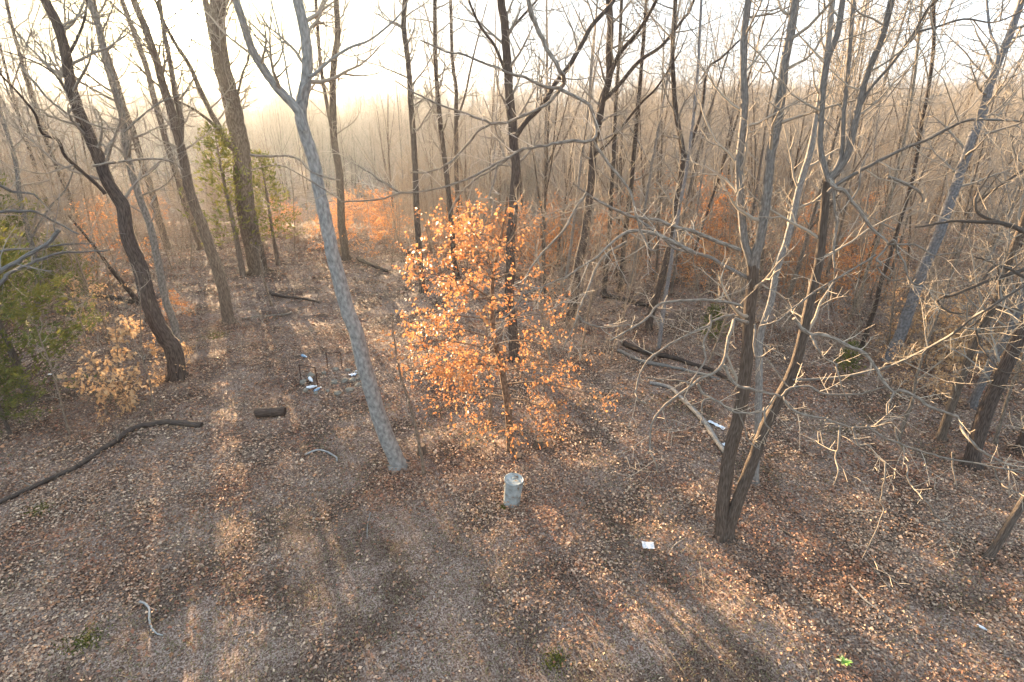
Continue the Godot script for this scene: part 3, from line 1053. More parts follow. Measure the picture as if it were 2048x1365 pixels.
	for i in 7000:
		var d := sqrt(lerpf(20.0 * 20.0, 72.0 * 72.0, pow(rng.randf(), 1.3)))
		var x := rnd(-1.0, 1.0) * (d * 1.0 + 3.0)
		var s := seen_at(on_ground(x, -d))
		if s.x > 560 and s.x < 1100 and s.y > 474 or s.y > 760:
			continue
		if s.x > 400 and s.x <= 560 and s.y > 470 and rng.randf() < 0.8:
			continue
		grow(brush, on_ground(x, -d), Vector3.UP + rv() * 0.6, rnd(0.6, 2.8) if s.x > 1540.0 or s.y < 420.0 else rnd(0.4, 1.3), 0.012, 2, Color(.30, .26, .22) * rnd(0.7, 1.2), 0.05, 0.25, 0.9)
	for i in 1800:                                     # and at the brow of the slope under the sun
		var d := rnd(36.0, 58.0)
		var x := -d * rnd(0.12, 0.78)
		grow(brush, on_ground(x, -d), Vector3.UP + rv() * 0.5, rnd(0.5, 2.0), 0.012, 2, Color(.28, .235, .195) * rnd(0.7, 1.2), 0.05, 0.25, 1.0)
	stuff(tag(obj("undergrowth", brush.mesh(), M["twig"]), "tangle of bare brush between the trunks", "undergrowth"))
	for p in protos: p.free()
	for p in whips: p.free()

# ------------------------------------------------------------------ branches in the air before the trees
func build_overhead() -> void:
	hanging("overhanging_branch", "pale bare branch reaching in from above the centre of the picture", "bark_wood", [
		["1040,-140 1056,0 1070,46 1095,98 1120,141 1130,162 1120,176", 8.2, 8.8, 7, 6],
		["1120,176 1098,176 1049,155 996,137 933,112 891,102 840,80", 8.8, 8.2, 5, 2],
		["1120,178 1102,200 1060,225 1018,243 982,248 954,267 919,306 891,331 856,345 821,345", 8.8, 8.0, 5, 2],
		["982,248 947,232 898,218 828,186 790,160", 8.3, 8.5, 3.5, 1.6],
		["1120,178 1150,195 1179,211 1190,246 1186,281 1130,283 1091,292 1046,299 996,327 926,362 870,380 800,387 768,397 680,404", 8.8, 7.6, 5.5, 2],
		["800,387 757,359 715,330 680,309", 7.8, 7.9, 3, 1.6],
		["1046,299 1032,306 986,338 950,360 919,390 898,429", 8.3, 8.4, 3.5, 1.8],
		["996,327 985,370 978,395 992,412 1015,415", 8.0, 7.9, 2.6, 1.5],
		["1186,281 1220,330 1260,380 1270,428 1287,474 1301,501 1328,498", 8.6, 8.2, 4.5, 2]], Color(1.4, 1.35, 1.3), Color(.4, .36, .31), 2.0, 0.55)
	hanging("overhanging_branch", "forking pale branch hanging over the fallen log right of the beech", "bark_wood", [
		["1388,506 1340,480 1275,462 1234,477 1207,503 1159,537 1110,564 1050,588", 9.5, 8.8, 6, 2],
		["1253,484 1207,513 1183,559 1166,602 1156,622 1149,648 1125,701", 9.2, 8.8, 4, 1.8],
		["1156,631 1171,646 1207,656 1265,649", 8.9, 9.0, 3, 1.6],
		["1219,682 1263,658 1301,629 1323,607 1384,600 1430,602 1482,610", 9.0, 9.8, 2.6, 4],
		["1301,629 1312,640 1318,655", 9.2, 9.2, 2.2, 1.5],
		["1173,385 1147,426 1130,460 1094,496 1062,537 1050,561 1040,600 1000,650", 9.6, 9.2, 4, 1.8],
		["1185,395 1231,419 1272,436 1311,438 1347,453 1376,460 1412,474 1480,500", 9.6, 10.2, 3, 6]], Color(1.4, 1.33, 1.22), Color(.4, .35, .29), 2.2, 0.5)
	hanging("overhanging_branch", "sunlit zigzag branch across the lower stems of the grey clump", "bark_wood", [
		["1495,646 1482,642 1469,640 1458,676 1446,727 1419,751 1385,768 1310,835 1300,890 1308,920 1318,946", 10.5, 9.4, 5.5, 2],
		["1447,730 1468,768 1501,778 1528,786 1564,793 1571,804 1596,827 1649,838 1686,851 1722,855 1754,852 1771,863", 10.1, 9.2, 5, 2.2],
		["1564,793 1581,777 1617,774 1649,787 1708,790 1742,783 1773,771", 9.7, 9.3, 3.5, 1.8],
		["1395,768 1405,786 1429,799 1458,819 1487,827 1528,823 1552,792", 9.8, 9.4, 4.5, 2.4],
		["1468,630 1436,637 1414,652 1385,666 1318,703 1286,734 1272,778 1274,797 1291,807", 10.4, 9.6, 4, 1.8],
		["1422,630 1420,652 1407,691 1412,717 1393,749 1383,765 1368,802 1385,812", 10.2, 9.6, 3.5, 1.8],
		["1385,768 1360,762 1330,760 1290,755", 9.8, 9.8, 2.6, 1.5],
		["1528,823 1530,814 1529,845 1542,862", 9.4, 9.3, 3, 2],
		["1510,649 1511,710 1533,717 1564,758 1580,780", 10.2, 9.8, 3, 1.6],
		["1429,799 1408,800 1404,830 1402,850", 9.6, 9.5, 2.4, 1.5],
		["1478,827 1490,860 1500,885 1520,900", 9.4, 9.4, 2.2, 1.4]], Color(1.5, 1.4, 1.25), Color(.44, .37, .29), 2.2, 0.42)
	hanging("overhanging_branch", "long sunlit branch sweeping down to the right edge", "bark_wood", [
		["1588,637 1613,666 1650,672 1686,686 1732,710 1747,732 1766,759 1788,785 1802,782 1831,793 1860,814 1914,834 1923,858 1947,887 1988,918 2027,932 2060,936", 9.6, 8.4, 6, 3],
		["1622,671 1637,700 1649,717 1672,727 1674,740 1690,790 1700,810", 9.5, 9.2, 3.5, 1.8],
		["1788,787 1776,810 1775,830", 9.0, 8.9, 3, 2],
		["1733,852 1760,870 1800,888 1850,905 1900,918 1985,935 2060,950", 9.0, 8.4, 3, 2.2],
		["1905,905 1906,930 1912,970", 8.8, 8.7, 2.4, 1.6],
		["1792,855 1795,880 1810,905 1828,910", 8.9, 8.8, 2.6, 1.6],
		["1706,855 1716,890 1735,890 1750,910 1770,925 1768,960 1762,1000", 9.2, 8.9, 3, 2],
		["1680,852 1678,890 1672,915 1678,945 1668,970", 9.3, 9.1, 3, 1.8],
		["1762,1000 1768,1020 1755,1055 1725,1120", 8.9, 8.8, 2.2, 1.3],
		["1815,930 1820,965 1850,1000 1870,1030 1892,1048 1950,1088", 8.8, 8.6, 2.6, 1.5],
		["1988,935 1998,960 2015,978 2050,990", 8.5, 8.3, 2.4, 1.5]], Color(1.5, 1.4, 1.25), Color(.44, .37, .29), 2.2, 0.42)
	hanging("overhanging_branch", "thin hooked branches in front of the blue-grey leaning tree", "bark_wood", [
		["1660,360 1669,374 1686,381 1702,401 1725,427 1742,456 1776,488 1754,517 1764,529 1756,536 1781,560 1807,558", 9.4, 8.8, 6, 2],
		["1776,488 1790,481 1797,505 1810,527 1819,558 1834,571 1848,565", 9.0, 8.8, 4, 2],
		["1666,362 1669,410 1674,447 1668,495 1669,543", 9.4, 9.2, 4.5, 2],
		["1775,355 1800,362 1837,380 1846,405", 9.0, 8.9, 5, 2.5],
		["1702,401 1718,375 1722,340 1735,310", 9.3, 9.5, 3, 2],
		["1776,490 1830,490 1870,510 1925,503", 9.0, 8.8, 3, 1.6],
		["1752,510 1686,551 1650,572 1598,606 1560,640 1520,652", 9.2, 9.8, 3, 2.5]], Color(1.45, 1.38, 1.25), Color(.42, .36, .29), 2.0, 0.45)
	hanging("overhanging_branch", "dark tangled branches entering from the right edge", "bark_brown", [
		["2120,470 2048,461 2000,445 1928,443 1892,444 1831,456", 8.6, 9.2, 8, 2],
		["2120,520 2046,541 2000,555 1964,568 1916,587 1875,601 1898,625 1930,626", 8.6, 9.2, 7, 2],
		["2110,600 2060,560 2020,540 1990,530 1970,520 1950,515", 8.6, 9.0, 5, 2],
		["2000,445 1960,430 1950,400 1965,370 1985,340", 8.8, 9.2, 5, 2],
		["1964,568 1990,530 1998,545 2000,600", 8.8, 8.9, 3.5, 2],
		["2110,330 2048,340 1990,380 1950,410", 8.6, 9.2, 5, 2],
		["2110,640 2048,625 2000,615 1960,640 1935,660", 8.6, 9.0, 5, 2],
		["1952,655 1960,690 1985,725 2013,746 2060,740", 8.8, 8.6, 3, 1.6]], Color(1.25, 1.2, 1.1), Color(.3, .26, .21), 2.0, 0.6)
	hanging("overhanging_branch", "grey bare branches reaching in from the left edge above the cedar", "bark_grey", [
		["-60,610 0,565 19,546 53,531 85,517 121,505 170,505 220,500", 9.6, 10.6, 6, 2],
		["-60,580 0,543 36,522 72,500 97,485 118,461", 9.4, 10.0, 6, 5],
		["-60,430 0,425 36,422 72,424 110,445 160,470", 9.6, 10.4, 5, 2],
		["-60,520 0,502 60,498 130,490 190,487", 9.8, 10.6, 4, 1.6],
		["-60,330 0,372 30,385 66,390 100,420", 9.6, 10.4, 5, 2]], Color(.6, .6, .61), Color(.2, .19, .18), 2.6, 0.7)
	hanging("overhanging_branch", "thin sunlit twigs crossing in front of the trunks below the sun", "bark_wood", [
		["40,130 90,190 130,225 165,240 200,255 240,258", 10.0, 10.6, 3, 2],
		["185,332 230,325 290,318 340,322 365,340", 11.0, 11.4, 3.5, 2],
		["310,392 300,410 310,425 300,445", 11.0, 11.0, 3, 2],
		["500,310 540,312 590,315 625,345 680,360", 10.4, 9.8, 3.5, 2.5],
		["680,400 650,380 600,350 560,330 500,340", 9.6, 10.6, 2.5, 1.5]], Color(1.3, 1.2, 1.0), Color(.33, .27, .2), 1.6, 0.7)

# ------------------------------------------------------------------ the bright beech
func build_beech() -> void:
	var foot := Vector2(1021, 902)
	var b := ground(foot)
	var o := thing("beech_tree", "young beech covered in bright orange dead leaves in the middle", "tree", b)
	var stem := pix("1021,902 1019,854 1014,801 1003,738 993,696 986,661 984,591 989,538 1000,485 1010,430 1014,395")
	var pw := PackedVector3Array()
	var rad := PackedFloat32Array()
	for i in stem.size():
		var q := upright(stem[i], b)
		pw.append(q - b)
		rad.append(maxf(0.5 * lerpf(17, 3, float(i) / (stem.size() - 1)) * depth_of(q) / FOCAL, 0.012))
	var pts := smooth(pw, 3)
	var rr := PackedFloat32Array()
	for i in pts.size():
		var k := mini(i / 3, stem.size() - 2)
		rr.append(lerpf(rad[k], rad[k + 1], i / 3.0 - k))
	pts.insert(0, Vector3(0, -0.3, 0))
	rr.insert(0, rr[0] * 1.6)
	var tk := MB.new()
	tk.tube(pts, rr, 9, Color(.75, .6, .5), false, 0.04)
	obj("trunk", tk.mesh(), M["bark_wood"], o)
	# [where it leaves the stem, where it ends, set-back, leaves per twig joint]
	var lines := [
		["1000,485", "905,468", 0.6, 3], ["989,538", "830,505", -0.5, 4], ["986,600", "818,540", -1.2, 4], ["985,560", "880,470", -1.0, 4], ["986,640", "835,640", -0.7, 4],
		["995,705", "805,690", -0.9, 4], ["990,680", "850,660", 0.9, 3], ["1000,730", "870,735", -1.4, 4], ["1003,740", "830,735", 0.5, 4], ["990,680", "905,770", -1.8, 3],
		["1010,780", "880,800", -0.6, 2], ["988,620", "920,560", 1.2, 4], ["990,530", "930,440", 0.4, 4], ["1004,460", "985,420", -0.4, 3], ["990,560", "960,500", -1.4, 4],
		["988,560", "1065,540", 0.6, 2], ["986,600", "1080,600", -0.9, 2], ["986,650", "1120,640", 0.5, 2], ["992,690", "1110,690", -0.8, 2], ["1004,745", "1150,740", 0.4, 2],
		["1008,770", "1215,800", -0.5, 2], ["1012,800", "1120,830", -1.0, 2], ["1016,830", "940,850", -0.6, 2], ["1016,830", "1060,865", -0.9, 2], ["1012,795", "960,800", 1.0, 2], ["1004,740", "1060,760", 1.2, 2],
		["1000,500", "1060,450", 0.5, 2], ["996,700", "960,720", -2.0, 4], ["986,600", "930,610", -2.0, 4], ["1003,740", "900,745", -2.2, 4], ["1018,850", "1005,862", -0.8, 2]]
	var tw := MB.new()
	var lv := MB.new(true)
	var single := 0
	var leaf_mesh := []
	for k in 4:
		var one := MB.new(true)
		one.leaf(Vector3.ZERO, Vector3.RIGHT, Vector3.BACK, Vector3.UP, 1.0, 0.55 + 0.07 * k, Color.WHITE)
		leaf_mesh.append(one.mesh())
	var leaf_mat := []
	for k in 6:
		leaf_mat.append(plain("beech_leaf_%d" % k, leaf_colour(0), 0.7, 0.0, false, 0.55))
	for l in lines:
		var a := upright(pix(l[0])[0], b) - b
		var e := upright(pix(l[1])[0], b, l[2]) - b
		var d := e - a
		var q := PackedVector3Array([a, a + d * 0.3 + Vector3.UP * d.length() * 0.06 + rv() * 0.05, a + d * 0.65 + Vector3.UP * d.length() * 0.07 + rv() * 0.06, e])
		var r0 := 0.012 + 0.006 * d.length()
		var br := MB.new()
		br.tube(smooth(q, 3), PackedFloat32Array([r0, r0 * .9, r0 * .85, r0 * .75, r0 * .7, r0 * .6, r0 * .5, r0 * .4, r0 * .3, 0.004]), 5, Color(.8, .65, .55))
		obj("limb", br.mesh(), M["bark_wood"], o)
		var tips := []
		var n := int(3 + d.length() * 4.0)
		for k in n:
			var t := rnd(0.25, 1.0)
			var p := a + d * t + Vector3.UP * d.length() * 0.06 * (1.0 - t)
			var sd := d.normalized().cross(Vector3.UP + rv() * 0.6).normalized() * (1.0 if k % 2 == 0 else -1.0)
			grow(tw, p, d.normalized() * rnd(0.4, 1.0) + sd, rnd(0.45, 1.0), 0.008, 2, Color(.2, .15, .115), 0.0, 0.22, 0.9, 3, tips)
		for t in tips:
			var nl := int(l[3] * 0.62 + rng.randf())
			for i in nl:
				var al: Vector3 = (t[1] * 0.7 + rv() * 0.8 + Vector3.DOWN * 0.6).normalized()
				var up: Vector3 = Vector3.UP + rv() * 1.0
				var sd := al.cross(up).normalized()
				up = sd.cross(al).normalized()
				var ln := rnd(0.06, 0.11)
				var at_leaf: Vector3 = t[0] + rv() * 0.04
				if single < 280 and l[2] < 0.0 and rng.randf() < 0.14:
					single += 1
					var one := obj("leaf", leaf_mesh[rng.randi() % 4], leaf_mat[rng.randi() % 6], o)
					one.transform = Transform3D(Basis(al, up, sd).scaled_local(Vector3.ONE * ln), at_leaf)
				else:
					lv.leaf(at_leaf, al, sd, up, ln, ln * rnd(0.55, 0.78), leaf_colour(0))
	stuff(obj("twigs", tw.mesh(), M["twig"], o))
	stuff(obj("foliage", lv.mesh(), M["leaf"], o))

# ------------------------------------------------------------------ leafy saplings and cedars
func build_saplings() -> void:
	var orange := [make_leafy(4.6, 0.04, 22, 1.9, 0.12, 1.0, 0.12, 0), make_leafy(3.2, 0.03, 18, 1.6, 0.1, 1.05, 0.12, 0), make_leafy(6.0, 0.05, 24, 2.2, 0.15, 0.9, 0.13, 0)]
	var tan := [make_leafy(2.4, 0.022, 15, 1.3, 0.1, 0.9, 0.12, 1), make_leafy(3.6, 0.03, 17, 1.5, 0.15, 0.7, 0.12, 1)]
	# single ones that can be told apart
	for s in [["238,560", 0, 1.05, "orange-leaved sapling close behind the dark leaning trunk"], ["255,805", 3, 1.35, "tan-leaved sapling in front of the foot of the dark leaning tree"], ["345,752", 3, 0.75, "small tan-leaved sapling touching the dark leaning trunk's foot"],
		["215,690", 4, 0.95, "tan-leaved bush between the cedar and the dark leaning tree"], ["240,835", 3, 0.5, "little leafy sprig behind the long fallen branch"], ["355,640", 1, 0.5, "low orange sprig right of the dark leaning trunk"],
		["815,950", 1, 0.0, ""], ["1850,740", 3, 1.2, "tan-leaved bush at the foot of the blue-grey leaning tree"], ["1925,700", 4, 0.8, "tan-leaved bush right of the blue-grey leaning tree"], ["1800,690", 4, 0.9, "tan-leaved bush left of the blue-grey leaning tree"], ["1880,800", 3, 0.7, "low tan-leaved sapling in front of the leaning limb"]]:
		if s[2] == 0.0:
			continue
		plant(([orange[0], orange[1], orange[2], tan[0], tan[1]])[s[1]], "leafy_sapling", s[3], "sapling", ground(pix(s[0])[0]), rnd(0, TAU), s[2])
	# drifts of them
	var drift := func(n: int, x0: float, x1: float, y0: float, y1: float, protos: Array, label: String, group: String, s0: float, s1: float) -> void:
		for i in n:
			var g := ground(Vector2(rnd(x0, x1), rnd(y0, y1)))
			plant(protos[rng.randi() % protos.size()], "leafy_sapling", label, "sapling", g, rnd(0, TAU), rnd(s0, s1), group)
	drift.call(20, 490, 800, 432, 474, [orange[0], orange[1], tan[0]], "low orange beech thicket beyond the clearing beside the big trunk", "orange thicket beyond the clearing", 0.5, 0.85)
	drift.call(17, 660, 830, 415, 510, orange, "bright orange sapling behind the pale forked tree", "orange saplings behind the forked tree", 0.6, 1.0)
	drift.call(16, 850, 1110, 455, 560, orange, "orange sapling in the drift behind the beech", "orange saplings behind the beech", 0.5, 0.85)
	drift.call(28, 1060, 1480, 470, 590, orange, "rust-leaved sapling among the shaded dark trunks", "rust-leaved saplings among the dark trunks", 0.6, 1.0)
	drift.call(18, 1560, 1760, 500, 640, orange, "rust-leaved sapling on the slope behind the grey clump", "rust-leaved saplings behind the clump", 0.55, 0.95)
	drift.call(10, 150, 330, 400, 500, orange, "orange sapling in the shade behind the left trunks", "orange saplings behind the left trunks", 0.5, 0.9)
	drift.call(14, 1780, 2040, 600, 780, tan, "tan-leaved bush on the shaded right slope", "tan bushes on the right slope", 0.5, 0.9)
	for p in orange + tan:
		p.free()
	var c := make_cedar(5.6, 3.2, 140, 38, 0.62)
	plant(c, "cedar_tree", "large green cedar with yellowish tips at the left edge", "cedar", ground(Vector2(60, 805)), 0.3, 1.1)
	plant(c, "cedar_tree", "dark green cedar behind the left edge cedar", "cedar", ground(Vector2(10, 640)), 2.3, 1.3)
	plant(c, "cedar_tree", "shaded small cedar between the left edge and the orange sapling", "cedar", ground(Vector2(150, 620)), 4.1, 0.6)
	plant(c, "cedar_tree", "low cedar bough spilling over the leaves at the left edge", "cedar", ground(Vector2(20, 870)), 1.1, 0.5)
	c.free()
	var y := make_cedar(8.2, 3.6, 110, 13, 0.72, 0.2, 1.5)
	plant(y, "cedar_tree", "thin yellow-green cedar in front of the thickest left trunk", "cedar", ground(Vector2(486, 552)), 0.0, 1.0)
	plant(y, "cedar_tree", "second yellow-green cedar right of the thickest left trunk", "cedar", ground(Vector2(556, 530)), 2.0, 0.82)
	y.free()
	var g := make_cedar(2.4, 0.9, 36, 16, 0.35)
	plant(g, "cedar_tree", "small green cedar right of the grey clump", "cedar", ground(Vector2(1690, 760)), 0.4, 0.6)
	plant(g, "cedar_tree", "small green cedar behind the grey clump near the fallen logs", "cedar", ground(Vector2(1420, 690)), 1.4, 0.7)
	g.free()
	# bare whips in the foreground
	for s in [["848,948", "848,948 842,907 831,854 817,801 803,759 795,720 790,690", 8, 4, "pale thin sapling leaning beside the forked tree's foot"], ["130,872", "140,872 128,830 115,780 100,730 88,700", 7, 4, "bare reddish whip standing below the left cedar"], ["215,830", "215,830 200,770 190,730 176,690 160,640", 6, 3, "thin bare whip between cedar and tan sapling"],
		["308,850", "308,850 303,800 298,760 285,720 281,650 280,590", 4, 3, "thin bare whip in front of the dark leaning trunk's foot"], ["543,612", "543,612 532,575 524,545 520,520", 6, 4, "short dark dead stem right of the thickest trunk"], ["980,845", "980,845 982,790 978,740 975,690", 9, 4, "second thin stem left of the beech trunk"]]:
		traced_tree("thin_sapling", s[4], "bark_wood", pix(s[0])[0], [[s[1], s[2], s[3], 0.2, 0.8, 5]], Color(.9, .8, .72), TAN_TW, 0.6, 0.35, "", 0.7)

# ------------------------------------------------------------------ what lies about
func build_lying() -> void:
	fallen("fallen_branch", "long dark fallen branch lying across the leaves at lower left", "fallen branch", "bark_dark", "404,854 334,849 299,854 267,861 246,875 229,889 204,903 169,928 148,941 116,955 63,980 0,1008 -60,1030", 12, 9, Color(1.1, 1.1, 1.15), 0.15, 4)
	fallen("fallen_log", "thick black fallen log behind the sunlit zigzag branch", "log", "bark_dark", "1250,692 1280,705 1313,714 1348,720 1380,731 1418,742 1471,770", 11, 8, Color(.7, .7, .7), 0.1, 3)
	fallen("fallen_log", "thin grey fallen log lying against the black one", "log", "bark_grey", "1236,706 1285,726 1330,735 1400,750 1440,762", 9, 5, Color(.7, .7, .7), 0.1, 3)
	fallen("fallen_log", "pale fallen trunk pointing at the foot of the grey clump", "log", "bark_grey", "1300,768 1341,780 1376,812 1411,851 1432,886 1453,914", 7, 11, Color(1.2, 1.15, 1.05), 0.15, 0)
	fallen("fallen_log", "black fallen log in the shade beneath the branching tree", "log", "bark_dark", "1205,596 1235,600 1262,606 1295,615", 10, 8, Color(.6, .6, .6), 0.1, 0)
	fallen("fallen_log", "dark fallen stem leaning low behind the dark leaning tree", "log", "bark_dark", "135,582 169,587 218,599 266,609", 9, 11, Color(.7, .7, .7), 0.0, 2)
	fallen("fallen_log", "dark fallen log behind the foot of the pale forked tree, far back", "log", "bark_dark", "715,520 745,534 775,545", 8, 6, Color(.7, .7, .7), 0.1, 2)
	fallen("fallen_branch", "fallen sticks across the clearing near the twin trunk", "fallen branch", "bark_wood", "485,640 520,634 560,632 585,627", 4, 3, Color(.9, .9, .9), 0.1, 3)
	fallen("fallen_branch", "dark brushwood at the far side of the clearing", "fallen branch", "bark_dark", "540,590 575,597 610,600 640,607", 7, 4, Color(1, 1, 1), 0.0, 6)
	fallen("stick", "forked pale grey stick on the leaves at lower left", "stick", "bark_pale", "280,1206 298,1217 299,1240 302,1255 312,1268 326,1273", 5, 3, Color(1.3, 1.35, 1.35), -0.3)
	fallen("stick", "short pale grey stick beside the forked one", "stick", "bark_pale", "297,1217 318,1224", 3, 2, Color(1.3, 1.35, 1.35), -0.3)
	fallen("stick", "grey stick lying on the leaves at lower right", "stick", "bark_grey", "1700,1172 1728,1201 1756,1222 1784,1244", 5, 3, Color(1.2, 1.15, 1.1), -0.2)
	fallen("stick", "thin stick between the grey clump and the white card", "stick", "bark_grey", "1336,1112 1350,1092 1372,1077", 3, 2, Color(1.2, 1.15, 1.1), -0.2)
	fallen("stick", "grey stick in front of the forked tree's foot", "stick", "bark_pale", "610,912 640,902 670,915 674,924", 4, 3, Color(1.2, 1.2, 1.2), -0.2)
	fallen("stick", "long thin stick left of the metal bin in the grass", "stick", "bark_grey", "741,1028 735,1055 734,1080", 3, 2, Color(1.1, 1.1, 1.1), -0.2)
	fallen("stick", "brown stick at right below the hanging branches", "stick", "bark_brown", "1560,1060 1600,1085 1640,1110", 5, 3, Color(1.1, 1.1, 1.1), -0.1)
	# stumps
	for s in [["843,908", 0.11, 0.3, "small cut stump right of the forked tree's foot"], ["1077,893", 0.13, 0.22, "dark broken stump right of the beech trunk"], ["1035,918", 0.1, 0.1, "low stump at the foot of the beech"]]:
		var p := ground(pix(s[0])[0])
		var o := thing("stump", s[3], "stump", p)
		var r: float = s[1]
		var h: float = s[2]
		var mb := MB.new()
		mb.tube(PackedVector3Array([Vector3(0, -0.15, 0), Vector3(0, 0.02, 0), Vector3(0.01, h * 0.5, 0), Vector3(0.02, h, 0)]), PackedFloat32Array([r * 1.5, r * 1.25, r * 1.03, r]), 12, Color(.9, .85, .8), false, 0.08)
		obj("bark", mb.mesh(), M["bark_brown"], o)
		var tp := MB.new()
		tp.tube(PackedVector3Array([Vector3(0.02, h - 0.02, 0), Vector3(0.02, h + 0.004, 0)]), PackedFloat32Array([r * 0.93, r * 0.93]), 12, Color.WHITE, true)
		obj("cut_face", tp.mesh(), M["cut_wood"], o)
	# the short log with a strap-like dark ring
	var q := ground(Vector2(542, 832))
	var lg := thing("short_log", "short dark sawn log lying in the clearing", "log", q, 0.08)
	var lm := MB.new()
	var rr := 0.155
	lm.tube(PackedVector3Array([Vector3(-0.47, rr * 0.85, 0), Vector3(-0.44, rr * 0.87, 0), Vector3(-0.2, rr * 0.9, 0.01), Vector3(0.1, rr * 0.9, 0), Vector3(0.43, rr * 0.88, 0), Vector3(0.46, rr * 0.87, 0)]), PackedFloat32Array([rr * 0.93, rr, rr * 1.02, rr * 0.97, rr, rr * 0.92]), 14, Color(.85, .8, .78), true, 0.04)
	obj("bark", lm.mesh(), M["bark_dark"], lg)
	var ring := MB.new()
	ring.tube(PackedVector3Array([Vector3(0.02, rr * 0.9, 0), Vector3(0.06, rr * 0.9, 0)]), PackedFloat32Array([rr * 1.06, rr * 1.06]), 14, Color(1.6, 1.4, 1.1), true)
	obj("band", ring.mesh(), M["bark_dark"], lg)

func frame_of(called: String, label: String, feet: Array, h: float) -> void:
	var a := ground(feet[0])
	var b := ground(feet[1])
	var o := thing(called, label, "iron frame", a)
	var d := b - a
	for p in [Vector3.ZERO, d]:
		var mb := MB.new()
		mb.tube(PackedVector3Array([p + Vector3.DOWN * 0.1, p + Vector3.UP * h]), PackedFloat32Array([0.015, 0.015]), 6, Color.WHITE, true)
		obj("post", mb.mesh(), M["rust"], o)
	var bar := MB.new()
	bar.tube(PackedVector3Array([Vector3.UP * (h - 0.02), d * 0.5 + Vector3.UP * (h - 0.035), d + Vector3.UP * (h - 0.02)]), PackedFloat32Array([0.013, 0.013, 0.013]), 6, Color.WHITE)
	obj("crossbar", bar.mesh(), M["rust"], o)

func rock_mesh(sd: int, squash: float) -> ArrayMesh:
	var r := RandomNumberGenerator.new()
	r.seed = sd
	var f := FastNoiseLite.new()
	f.seed = sd
	f.frequency = 0.9
	var mb := MB.new(true)
	var rings := 7
	var sides := 10
	for i in rings + 1:
		var th := PI * i / rings
		for k in sides:
			var ph := TAU * k / sides
			var d := Vector3(sin(th) * cos(ph), cos(th), sin(th) * sin(ph))
			mb.v.append(d * (1.0 + 0.5 * f.get_noise_3dv(d * 1.4)) * Vector3(1, squash, 0.8))
			mb.c.append(Color.WHITE)
	for i in rings:
		for k in sides:
			var a := i * sides + k
			var b := i * sides + (k + 1) % sides
			mb.ix.append_array(PackedInt32Array([a, b, b + sides, a, b + sides, a + sides]))
	return mb.mesh()

func bottle(label: String, px: String, mat: String, size: float, turn: float) -> void:
	var mb := MB.new()
	mb.lathe([Vector2(0.001, 0), Vector2(.032, .002), Vector2(.036, .012), Vector2(.036, .13), Vector2(.03, .16), Vector2(.014, .185), Vector2(.013, .205)], 14, Color.WHITE)
	var o := thing("plastic_bottle", label, "bottle", ground(pix(px)[0]) + Vector3.UP * 0.045 * size)
	o.basis = Basis.from_euler(Vector3(PI * 0.48, turn, 0)).scaled(Vector3.ONE * size)
	obj("body", mb.mesh(), M[mat], o)
	var cp := MB.new()
	cp.lathe([Vector2(.016, .203), Vector2(.0165, .222), Vector2(.0155, .226), Vector2(0.001, .2262)], 14, Color.WHITE)
	obj("cap", cp.mesh(), M["white_plastic"], o)

func sheet(called: String, label: String, category: String, px: String, w: float, l: float, curl: float, mat: String, turn: float, lift := 0.03, seed_at := 1) -> void:
	var f := FastNoiseLite.new()
	f.seed = seed_at
	f.frequency = 1.1
	var mb := MB.new()
	var n := 12
	for side in 2:
		var s0 := mb.v.size()
		for j in n + 1:
			for i in n + 1:
				var x := (float(i) / n - 0.5) * w
				var z := (float(j) / n - 0.5) * l
				var y := curl * (x * x / (w * w) * 1.2 + 0.8 * f.get_noise_2d(x * 7.0, z * 7.0)) - side * 0.004
				mb.v.append(Vector3(x, y, z))
				mb.n.append(Vector3.UP if side == 0 else Vector3.DOWN)
				mb.uv.append(Vector2(i, j) / n)
				mb.c.append(Color.WHITE)
		for j in n:
			for i in n:
				var a := s0 + j * (n + 1) + i
				if side == 0:
					mb.ix.append_array(PackedInt32Array([a, a + 1, a + n + 2, a, a + n + 2, a + n + 1]))
				else:
					mb.ix.append_array(PackedInt32Array([a, a + n + 2, a + 1, a, a + n + 1, a + n + 2]))
	var st := SurfaceTool.new()
	st.create_from(mb.mesh(), 0)
	st.generate_normals()
	var o := obj(called, st.commit(), M[mat])
	o.position = ground(pix(px)[0]) + Vector3.UP * lift
	o.rotation.y = turn
	tag(o, label, category)

